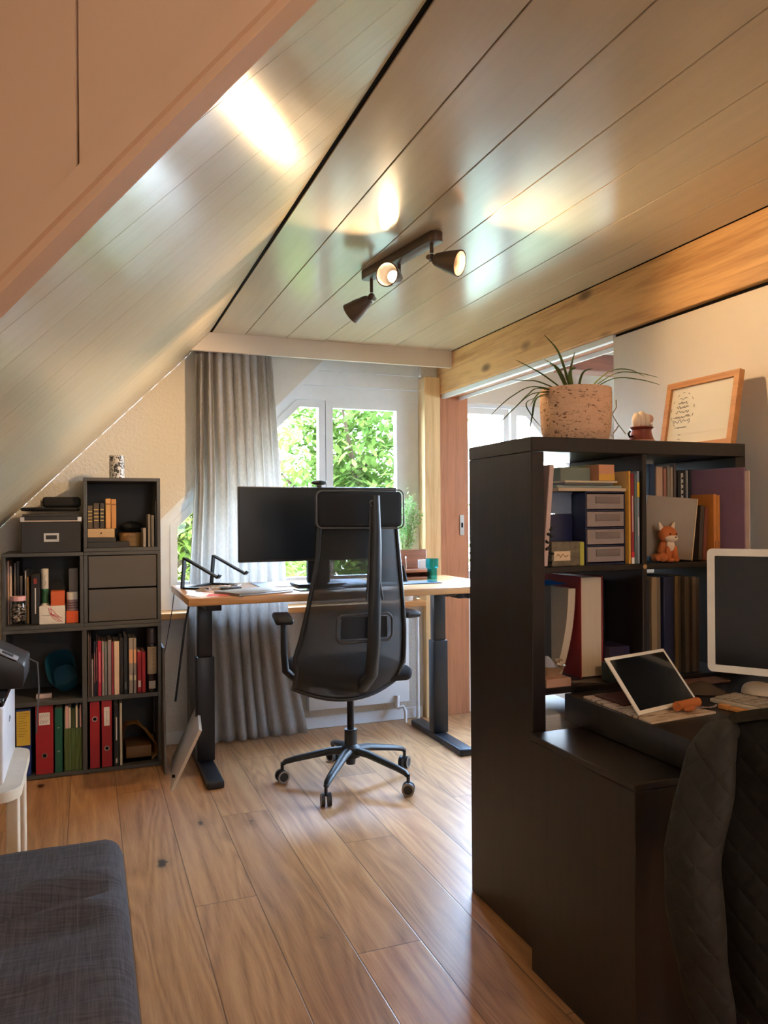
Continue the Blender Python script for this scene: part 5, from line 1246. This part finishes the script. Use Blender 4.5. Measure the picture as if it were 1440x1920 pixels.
# ------------------------------------------------------------------ BLACK DESK AND PEDESTAL
t = thing('black_desk', 'thick-topped black desk joined to the bookcase', 'desk', (1.65, 1.62, 0))
def dk_(mb, x0, y0, z0, x1, y1, z1, b=.0025): return mb.box(x0 - 1.65, y0 - 1.62, z0, x1 - 1.65, y1 - 1.62, z1, b, 2)
DKZ = .737
dk_(MB(), 1.300, 1.30, .659, 2.05, 1.9125, DKZ).build('desktop', espresso, t)
dk_(MB(), 2.0, 1.32, 0, 2.05, 1.90, .6585).build('leg_panel', espresso, t)
t = thing('cabinet', 'low black cabinet under the left side of the black desk', 'cabinet', (1.31, 1.62, 0))
def pd(mb, x0, y0, z0, x1, y1, z1, b=.002): return mb.box(x0 - 1.31, y0 - 1.62, z0, x1 - 1.31, y1 - 1.62, z1, b, 1)
pd(MB(), 1.138, 1.405, 0, 1.50, 1.84, .638).build('carcass', espresso, t); pd(MB(), 1.136, 1.402, .6385, 1.502, 1.842, .656).build('top_panel', espresso, t)
Zd = DKZ + .0005
# magazines and tablet on a cork-like peg stand
def polyslab(name, label, cat, pts, z0, h, m, group=None):
    c = sum((Vector(p) for p in pts), Vector((0, 0))) / len(pts)
    o = MB().prism([(p[0] - c.x, p[1] - c.y) for p in pts], 'z', 0, h).build(name, m); o.location = (c.x, c.y, z0); return tag(o, label, cat, group)
magm = NT('printed_magazine'); b_ = magm.bsdf(.4); v_ = magm.coords((1, 5, 1)); magm.link(magm.ramp(magm.noise(v_, 16, 3, .6), [(.36, rgb((90, 60, 50))), (.46, rgb((206, 186, 164))), (.66, rgb((216, 200, 180)))]), b_.inputs['Base Color'])
polyslab('magazine', 'open cream-edged magazine lying under the tablet', 'magazine', [(1.315, 1.84), (1.305, 1.545), (1.53, 1.565), (1.50, 1.66), (1.40, 1.85)], Zd, .005, magm.m)
polyslab('magazine', 'dark red and black magazine under the upper part of the tablet', 'magazine', [(1.345, 1.83), (1.345, 1.70), (1.54, 1.72), (1.54, 1.85)], Zd + .0055, .003, M('dark_red_print', (84, 40, 38), .4, var=.5, vscale=30))
tx = thing('tablet', 'white-bezelled tablet standing tilted on the black desk', 'tablet', (1.313, 1.600, Zd + .0092), (0, 0, 0))
e1 = Vector((.9735, .2286, 0)); e2 = Vector((-.2286 * .643, .9735 * .643, .766)); nn = e1.cross(e2)
Mt = Matrix((e1, e2, nn)).transposed().to_4x4()
MB().box(0, 0, -.0065, .253, .170, 0, .003, 3, Mt).build('body', M('tablet_white', (240, 235, 224), .4), tx)
MB().box(.011, .0105, .0001, .242, .1595, .0006, 0, 1, Mt).build('screen', M('dark_screen'), tx)
t = thing('tablet_stand', 'turned wooden peg stand holding the lower edge of the tablet', 'stand', (1.47, 1.617, Zd + .0078), (0, 0, .22))
pegw = wood('peg_wood', (200, 120, 66), (160, 84, 42), 'x', .4)
MB().cyl((-.045, -.012, .013), (.045, -.012, .013), .0125, n=20).build('peg', pegw, t)
MB().ball((-.015, -.030, .007), (.022, .009, .007), 16, 10).build('foot', pegw, t)
mb = MB(); pts = [(1.49 + .016 * i, 1.600 + .008 * math.sin(i * 1.4), Zd + .0085) for i in range(6)]; mb.tube(pts, .0015, 6)
for p in pts: mb.ball(p, .0032, 10, 8)
tag(mb.build('bracelet', M('silver_beads', (170, 150, 146), .3, .5)), 'beaded bracelet lying beside the wooden peg stand', 'bracelet')
# white-framed monitor facing the user's seat
W_, H_ = .56, .350
s0 = at_z(1330, 1258, .84); ang = math.radians(-55)
sp_ = at_y(1327, 1258, 1.72)
t = thing('monitor', 'white-framed monitor standing on the black desk', 'monitor', (sp_.x, 1.72, DKZ + .0005), (0, 0, ang)); zb_ = sp_.z - DKZ
wf = M('monitor_white', (242, 236, 222), .35)
mb = MB(); rx = lambda x0, z0, x1, z1, r: [(x, z) for cx_, cz_, a0 in ((x1 - r, z1 - r, 0), (x0 + r, z1 - r, 90), (x0 + r, z0 + r, 180), (x1 - r, z0 + r, 270)) for x, z in [(cx_ + r * math.cos(math.radians(a0 + 15 * k)), cz_ + r * math.sin(math.radians(a0 + 15 * k))) for k in range(7)]]
mb.ring(rx(0, zb_, W_, zb_ + H_, .014), rx(.020, zb_ + .020, W_ - .020, zb_ + H_ - .020, .003), 'y', 0, .02)
mb.prism(rx(.002, zb_ + .002, W_ - .002, zb_ + H_ - .002, .013), 'y', .0205, .026); mb.build('bezel', wf, t)
MB().box(.0195, .004, zb_ + .0195, W_ - .0195, .006, zb_ + H_ - .0195).build('screen', M('dark_screen_brown', (18, 15, 14), .12, spec=.5), t)
MB().box(.22, .040, .008, .40, .050, zb_ + .18, .003).build('stand_neck', M('stand_grey', (170, 156, 140), .35, .6), t)
MB().box(.22, .03, 0, .40, .16, .0075, .003).build('stand_base', M('stand_grey'), t)
MB().box(.24, .0265, zb_ + .14, .38, .0395, zb_ + .20, .002).build('hinge', M('stand_grey'), t)
kd = Vector((.20, -.98)).normalized(); ka = math.atan2(kd.y, kd.x)
t = thing('keyboard', 'pale keyboard with grey keys in front of the white monitor', 'keyboard', (1.605, 1.665, Zd), (0, 0, ka))
MB().box(0, 0, 0, .34, .115, .012, .004, 3).build('keyboard_base', M('keyboard_silver', (196, 184, 166), .4), t)
for r in range(4):
    for c in range(13): MB().box(.010 + c * .0247, .010 + r * .0250, .0122, .010 + c * .0247 + .0205, .010 + r * .0250 + .0205, .0165, .0015, 1).build('key', M('key_cream', (170, 158, 140), .5), t)
t = thing('pen_holder', 'two-part light wooden stick lying along the keyboard', 'wooden stick', (1.586, 1.606, Zd + .0003), (0, 0, ka))
MB().box(0, -.012, 0, .030, .003, .013, .002).build('end_piece', wood('stick_wood', (216, 150, 86), (186, 120, 60), 'x', .4), t); MB().box(.0315, -.011, 0, .085, .002, .012, .002).build('stick', M('stick_wood'), t)
t = thing('mouse', 'cream rounded computer mouse behind the pale keyboard', 'mouse', (1.815, 1.685, Zd), (0, 0, -.9))
def dome(u, v):
    a = 2 * PI * u; r = math.cos(v * PI / 2) ** .55
    return (.052 * r * math.cos(a), .030 * r * math.sin(a), .034 * math.sin(v * PI / 2) ** .9)
MB().sheet(dome, 32, 10).build('shell', M('mouse_cream', (222, 196, 160), .35), t)
MB().box(.01, -.002, .0335, .028, .002, .036, .001).build('wheel', M('wheel_grey', (120, 110, 100), .5), t)
o = MB().sheet(lambda u, v: ((u - .5) * .14, (v - .5) * .12, .003 + .022 * math.sin(PI * u) * math.sin(PI * v) + .006 * math.sin(9 * u + 4 * v) * math.sin(PI * u) * math.sin(PI * v)), 22, 18, .002).build('cloth', M('taupe_cloth', (112, 96, 80), .9)); o.location = (1.675, 1.775, Zd); o.rotation_euler = (0, 0, -.5); tag(o, 'crumpled taupe cloth behind the tablet on the black desk', 'cloth')
boxthing('leaflet', 'flat brownish leaflet under the bottom of the bookcase shelf, behind the tablet', 'paper', 1.70, 1.86, 1.84, .065, Zd, Zd + .006, M('leaflet_brown', (140, 100, 84), .5, var=.3, vscale=30))

# ------------------------------------------------------------------ SIDE CHAIR WITH JACKET
fwd = Vector((.8, .6, 0)); lft = Vector((-.6, .8, 0)); cc_ = Vector((1.335, 1.035, 0))
t = thing('chair', 'dark chair at the black desk, mostly hidden by the jacket over its back', 'chair', cc_, (0, 0, math.atan2(.6, .8)))
cw = M('dark_chair_wood', (46, 34, 28), .5)
MB().box(.03, -.19, .42, .36, .165, .455, .012, 3).build('seat', cw, t)
for x, y, zt_ in ((.0, .15, .80), (.0, -.19, .80), (.30, .13, .4195), (.30, -.17, .4195)): MB().box(x, y, 0, x + .03, y + .03, zt_, .004).build('leg', cw, t)
MB().box(.004, -.155, .60, .024, .145, .80, .006).build('backrest', cw, t)
jk = NT('quilted_olive_fabric'); b_ = jk.bsdf(.75, 0, .35); tc = jk.new('ShaderNodeTexCoord'); sp3 = jk.new('ShaderNodeSeparateXYZ'); jk.link(tc.outputs['Object'], sp3.inputs[0])
def tri(x): return jk.math('ABSOLUTE', jk.math('SUBTRACT', jk.math('FRACT', x), .5))
k1 = jk.math('MULTIPLY', jk.math('ADD', sp3.outputs['Y'], sp3.outputs['Z']), 16.0); k2 = jk.math('MULTIPLY', jk.math('SUBTRACT', sp3.outputs['Y'], sp3.outputs['Z']), 16.0)
seam = jk.math('MINIMUM', tri(k1), tri(k2)); hgt = jk.math('POWER', jk.math('MINIMUM', jk.math('MULTIPLY', seam, 4.0), 1.0), .6)
wr = jk.noise(jk.coords(), 30, 3)
jk.link(jk.ramp(wr, [(.3, rgb((27, 25, 21))), (.7, rgb((39, 36, 30)))]), b_.inputs['Base Color'])
jk.bump(jk.math('ADD', hgt, jk.math('MULTIPLY', wr, .6)), .28, .008)
j = thing('jacket', 'dark olive quilted jacket hung over the chair back', 'jacket', cc_, (0, 0, math.atan2(.6, .8)))
# body: loops around the chair back, from the shoulder ridge downwards
def jbody(u, v):
    zz_ = .875 - .60 * v ** 1.0
    a = 2 * PI * u; hw_ = .215 + .02 * math.sin(2.5 * v) ; th_ = (.012 + .05 * min(1, v / .12) ** .5 + .02 * v)
    e = 2.6; cx_, sn = math.cos(a), math.sin(a); r = 1 / ((abs(cx_) ** e + abs(sn) ** e) ** (1 / e))
    y = hw_ * r * cx_; x = .014 + th_ * r * sn
    rid = -.035 * (abs(y) / .215) ** 2.2                    # shoulders drop towards the ends
    fold = .010 * math.sin(14 * y + 3 * v) * min(1, v * 4) + .006 * math.sin(33 * y + 7 * v) * min(1, v * 3)
    return (x + fold * (1 if sn < 0 else .4), y, zz_ + rid * max(0, 1 - v * 2.0))
MB().sheet(jbody, 96, 50, .004).build('body', jk.m, j, ang=180)
mb = MB()
mb.sheet(lambda u, v: (.014 + (v - .5) * .07, (u - .5) * .42, .872 + .014 * math.sin(PI * v) - .035 * (abs(2 * u - 1)) ** 2.2), 30, 8, .005); mb.build('shoulder', jk.m, j, ang=180)
# sleeve hanging at the left end
sl = [(1375, 1362), (1352, 1372), (1332, 1420), (1312, 1520), (1300, 1610), (1303, 1700), (1312, 1790), (1326, 1870), (1336, 1935)]
rad = [.028, .040, .050, .058, .062, .060, .056, .050, .044]; P = []
inv = (Matrix.Translation(cc_) @ Matrix.Rotation(math.atan2(.6, .8), 4, 'Z')).inverted()
for i, (px, py) in enumerate(sl): P.append(inv @ at_y(px, py, 1.205 - .006 * i))
mb = MB(); Q = []; RR = []
for i in range(len(P) - 1):
    for s in range(6): Q.append(P[i].lerp(P[i + 1], s / 6)); RR.append(rad[i] + (rad[i + 1] - rad[i]) * s / 6)
Q.append(P[-1]); RR.append(rad[-1]); mb.tube(Q, RR, 30, .62)
def crease(c):
    f = .006 * math.sin(31 * c.z + 40 * c.y) + .008 * math.sin(17 * c.z - 50 * c.y + 2); return Vector((f * .6, f * .5, 0))
mb.build('sleeve', jk.m, j, ang=180, disp=crease)

# ------------------------------------------------------------------ DAYBED, STOOL, PRINTER
t = thing('daybed', 'low daybed with a rumpled charcoal cover in the near left corner', 'daybed', (-.36, 1.30, 0))
ch = NT('charcoal_cover'); b_ = ch.bsdf(.92, 0, .2); v_ = ch.coords(); 
sx3 = ch.new('ShaderNodeSeparateXYZ'); ch.link(v_, sx3.inputs[0])
f1 = ch.noise(ch.coords((90, 4, 4)), 3, 3); f2 = ch.noise(ch.coords((4, 90, 4)), 3, 3)
f = ch.math('ADD', ch.math('MULTIPLY', f1, .5), ch.math('MULTIPLY', f2, .5))
def thr(ax): return ch.ramp(ch.math('ABSOLUTE', ch.math('SUBTRACT', ch.math('FRACT', ch.math('MULTIPLY', sx3.outputs[ax], 7.5)), .5)), [(.006, (1, 1, 1, 1)), (.018, (0, 0, 0, 1))])
th_ = ch.math('MULTIPLY', ch.math('MAXIMUM', thr('X'), thr('Y')), .10)
col = ch.mix(th_, ch.ramp(f, [(.4, rgb((62, 58, 60))), (.6, rgb((82, 78, 80)))]), rgb((130, 122, 118))); ch.link(col, b_.inputs['Base Color']); ch.bump(f, .3, .003)
bmx = bmesh.new(); bmesh.ops.create_cube(bmx, size=2); bmesh.ops.subdivide_edges(bmx, edges=bmx.edges[:], cuts=60, use_grid_fill=True)
HX, HY, HZ, RD = .44, .88, .125, .05
for v in bmx.verts:
    p = Vector((v.co.x * HX, v.co.y * HY, v.co.z * HZ)); q = Vector((max(-HX + RD, min(HX - RD, p.x)), max(-HY + RD, min(HY - RD, p.y)), max(-HZ + RD, min(HZ - RD, p.z))))
    d = p - q
    if d.length > 1e-6: p = q + d.normalized() * RD
    if p.z > HZ - RD * 1.05:
        X, Y = p.x - .36, p.y + 1.30                         # world position
        edge = min(1, (.44 - abs(p.x)) / .12 + .15)
        z = 0
        for yc, sl_, wd, am in ((1.905, .22, .022, .016), (1.835, .30, .020, -.012), (1.77, .16, .02, .013), (1.70, .10, .026, -.006), (1.55, -.3, .03, .005), (1.38, .4, .022, .006)):
            yy = yc + sl_ * (X + .1) - 1.1 * (X + .06) ** 2 + .012 * math.sin(9 * X); z += 1.7 * am * math.exp(-((Y - yy) / wd) ** 2) * min(1, max(0, (.09 - X) / .06))
        z += .004 * noise.noise(Vector((X * 7, Y * 7, 1))) + .002 * noise.noise(Vector((X * 22, Y * 22, 4)))
        p.z += z * max(0, min(1, edge))
    v.co = p
mb = MB(); mb.bm.free(); mb.bm = bmx
o = mb.build('mattress', ch.m, t, ang=180); o.location = (0, 0, .295)
MB().box(-.42, -.85, .09, .42, .85, .169, .006).build('frame', M('dark_frame', (48, 42, 38), .6), t)
for x in (-.40, .35):
    for y in (-.83, .78): MB().box(x, y, 0, x + .05, y + .05, .0895, .004).build('leg', M('dark_frame'), t)

birch = M('white_birch', (226, 204, 174), .45, var=.03)
t = thing('stool', 'white-topped birch stool carrying the printer beside the shelf', 'stool', (-.43, 2.77, 0))
ST = .45
def rr4(x0, y0, x1, y1, r, k=6): return [(cx_ + r * math.cos(math.radians(a0 + 90 * q / k)), cy_ + r * math.sin(math.radians(a0 + 90 * q / k))) for cx_, cy_, a0 in ((x1 - r, y1 - r, 0), (x0 + r, y1 - r, 90), (x0 + r, y0 + r, 180), (x1 - r, y0 + r, 270)) for q in range(k + 1)]
MB().prism(rr4(-.235, -.245, .235, .245, .07), 'z', ST - .032, ST - .003).build('seat', birch, t); MB().prism(rr4(-.235, -.245, .235, .245, .07), 'z', ST - .0028, ST).build('seat_top', M('stool_white', (226, 216, 200), .45), t)
for x, y in ((.19, -.13), (.19, .13), (-.22, -.13), (-.22, .13)): MB().box(x, y - .035, 0, x + .035, y + .035, ST - .0325, .006, 3).build('leg', birch, t)
t = thing('printer', 'white printer with a glossy black lid on the stool', 'printer', (-.43, 2.80, ST + .0005))
pw = M('printer_white', (226, 220, 218), .35)
MB().box(-.19, -.20, 0, .185, .20, .235, .008, 3).build('printer_body', pw, t)
MB().box(-.192, -.202, .2355, .187, .202, .262, .008, 3).build('scanner_lid', M('gloss_black', (16, 15, 16), .12), t)
MB().box(-.14, -.2035, .03, .13, -.2005, .075, .001, 1).build('paper_slot', M('slot_grey', (60, 58, 58), .5), t)
strokes([[(.1856, -.02, .15), (.1856, -.005, .165), (.1856, .01, .152)]], .0018).build('emblem', M('emblem_grey', (120, 118, 122), .5), t)
t = thing('label_printer', 'black boxy device with a sloping grey front on the printer', 'device', (-.40, 2.86, ST + .263)); bk_ = M('device_black', (24, 22, 24), .4)
MB().prism([(-.16, 0), (.20, 0), (.205, .02), (.205, .055), (-.05, .155), (-.16, .155)], 'y', -.13, .13, None, .006).build('device_body', bk_, t)
sl_v = Vector((.255, 0, -.10)).normalized(); nv = Vector((.10, 0, .255)).normalized()
Mx = Matrix((sl_v, Vector((0, 1, 0)), nv)).transposed().to_4x4(); Mx.translation = Vector((-.05, 0, .155))
MB().box(.02, -.129, .0008, .25, -.06, .004, .001, 1, Mx).build('grey_panel', M('device_grey', (150, 146, 146), .35), t)
MB().box(.20, -.11, .0042, .235, -.08, .006, .001, 1, Mx).build('button', bk_, t)
MB().tube([(.206, .10, .04), (.23, .10, .03), (.235, .10, -.04), (.225, .10, -.15)], .003, 6).build('cord', M('dark_cord', (70, 66, 64), .6), t); t.scale = (1, 1, 1.38)

# ------------------------------------------------------------------ CEILING SPOT BAR
br = M('bronze_metal', (82, 66, 54), .4, .35)
A_, B_ = Vector((1.152, 2.435, CEIL)), Vector((1.068, 2.965, CEIL)); mid = (A_ + B_) / 2; ax_ = (B_ - A_).normalized()
t = thing('ceiling_spotlight', 'bronze ceiling bar with three spotlights, two of them lit towards the viewer', 'ceiling light', mid)
rz_ = math.atan2(ax_.y, ax_.x); half = (B_ - A_).length / 2
mb = MB(); mb.prism([(x, y) for x, y in rr4(-half, -.026, half, .026, .022)], 'z', -.036, -.0008, Matrix.Rotation(rz_, 4, 'Z'), .003); mb.build('ceiling_bar', br, t)
camR, camF = Vector((cY, -sY, 0)), Vector((sY, cY, 0))
def vdir(r, u, f): return (camR * r + Vector((0, 0, 1)) * u + camF * f).normalized()
SPOTS = [(Vector((1.142, 2.475, 2.170)), vdir(.82, -.30, -.48), True), (Vector((1.118, 2.72, 2.168)), vdir(-.42, -.12, -.90), True), (Vector((1.082, 2.93, 2.150)), vdir(-.80, -.50, .42), True)]
glow = lamp_glow('bulb_glow', (1, .80, .50), 12.0)
for i, (pv, d, lit) in enumerate(SPOTS):
    lp_ = pv - mid
    h = MB(); q = Vector((0, 0, 1)).rotation_difference(d).to_matrix().to_4x4(); q.translation = lp_ + d * .018
    hd = h.lathe([(.001, -.006), (.018, -.006), (.024, .004), (.030, .028), (.037, .05), (.041, .072), (.0455, .092), (.0455, .096), (.041, .096), (.037, .074), (.032, .05), (.024, .03), (.001, .028)], 36, q).build('spot_head', br, t)
    m_ = MB(); m_.tube([(lp_.x, lp_.y, -.036), (lp_.x, lp_.y, lp_.z + .02)], .007, 10); m_.ball((lp_.x, lp_.y, lp_.z + .004), .014, 14, 10)
    m_.tube([lp_ + Vector((0, 0, .006)), lp_ + d * .014], .010, 10); m_.build('swivel_arm', br, t)
    k_ = MB(); sd_ = d.cross(Vector((0, 0, 1))).normalized(); k_.cyl(lp_ + sd_ * .012, lp_ + sd_ * .026, .009, n=14); k_.build('knob', br, t)
    bq = q.copy(); bl = MB().lathe([(.001, .052), (.012, .051), (.020, .046), (.022, .040), (.016, .035), (.001, .033)], 24, bq).build('bulb', glow, hd)
    ld = bpy.data.lights.new('spot_beam', 'SPOT'); ld.energy = SPOT_W[i]; ld.color = (1, .66, .34); ld.spot_size = math.radians(SPOT_A[i]); ld.spot_blend = SPOT_B[i]; ld.shadow_soft_size = .03
    lo = bpy.data.objects.new('spot_beam', ld); COL.objects.link(lo); lo.location = pv + d * .060; lo.rotation_euler = d.to_track_quat('-Z', 'Y').to_euler()

# ------------------------------------------------------------------ unseen lamp added behind the viewer as warm fill light
t = thing('fill_lamp', 'added round opal fill lamp behind the viewer', 'ceiling light', (.9, -.75, CEIL))
MB().lathe([(.001, -.001), (.15, -.001), (.15, -.025), (.001, -.025)], 36).build('mount', br, t)
MB().lathe([(.001, -.0255), (.14, -.0255), (.14, -.05), (.10, -.085), (.001, -.10)], 36).build('opal_shade', lamp_glow('fill_glow', (1, .70, .42), FILL_E), t)
# ------------------------------------------------------------------ LIGHT
world = bpy.data.worlds.new('sky'); scene.world = world; world.use_nodes = True
wn = world.node_tree.nodes; wl = world.node_tree.links; wn.clear()
wo = wn.new('ShaderNodeOutputWorld'); bg = wn.new('ShaderNodeBackground')
tcw = wn.new('ShaderNodeTexCoord'); sxw = wn.new('ShaderNodeSeparateXYZ'); rmp = wn.new('ShaderNodeValToRGB')
rmp.color_ramp.elements[0].position = .0; rmp.color_ramp.elements[0].color = (.74, .87, 1, 1)
rmp.color_ramp.elements[1].position = .7; rmp.color_ramp.elements[1].color = (.38, .62, 1, 1)
wl.new(tcw.outputs['Generated'], sxw.inputs[0]); wl.new(sxw.outputs['Z'], rmp.inputs[0]); 
yr = wn.new('ShaderNodeMapRange'); yr.inputs['From Min'].default_value = -.6; yr.inputs['From Max'].default_value = .6; yr.inputs['To Min'].default_value = .12; yr.inputs['To Max'].default_value = 1.0
wl.new(sxw.outputs['Y'], yr.inputs['Value']); vm = wn.new('ShaderNodeVectorMath'); vm.operation = 'SCALE'
wl.new(rmp.outputs[0], vm.inputs[0]); wl.new(yr.outputs[0], vm.inputs['Scale']); wl.new(vm.outputs[0], bg.inputs[0])
bg.inputs[1].default_value = 62.0
wl.new(bg.outputs[0], wo.inputs[0])
sd = bpy.data.lights.new('sun', 'SUN'); sd.energy = 16.0; sd.angle = .02; sd.color = (1, .95, .86)
so = bpy.data.objects.new('sun', sd); COL.objects.link(so)
so.rotation_euler = Vector((.25, .62, -.85)).to_track_quat('-Z', 'Y').to_euler(); so.location = (0, -6, 9)

scene.view_settings.view_transform = 'Standard'; scene.view_settings.look = 'None'
scene.view_settings.gamma = 1; scene.view_settings.exposure = 0.45
scene.view_settings.use_curve_mapping = False
scene.cycles.max_bounces = 10; scene.cycles.diffuse_bounces = 5; scene.cycles.glossy_bounces = 4
scene.cycles.transparent_max_bounces = 16; scene.cycles.transmission_bounces = 8
scene.cycles.sample_clamp_indirect = 6.0
scene.cycles.use_denoising = True
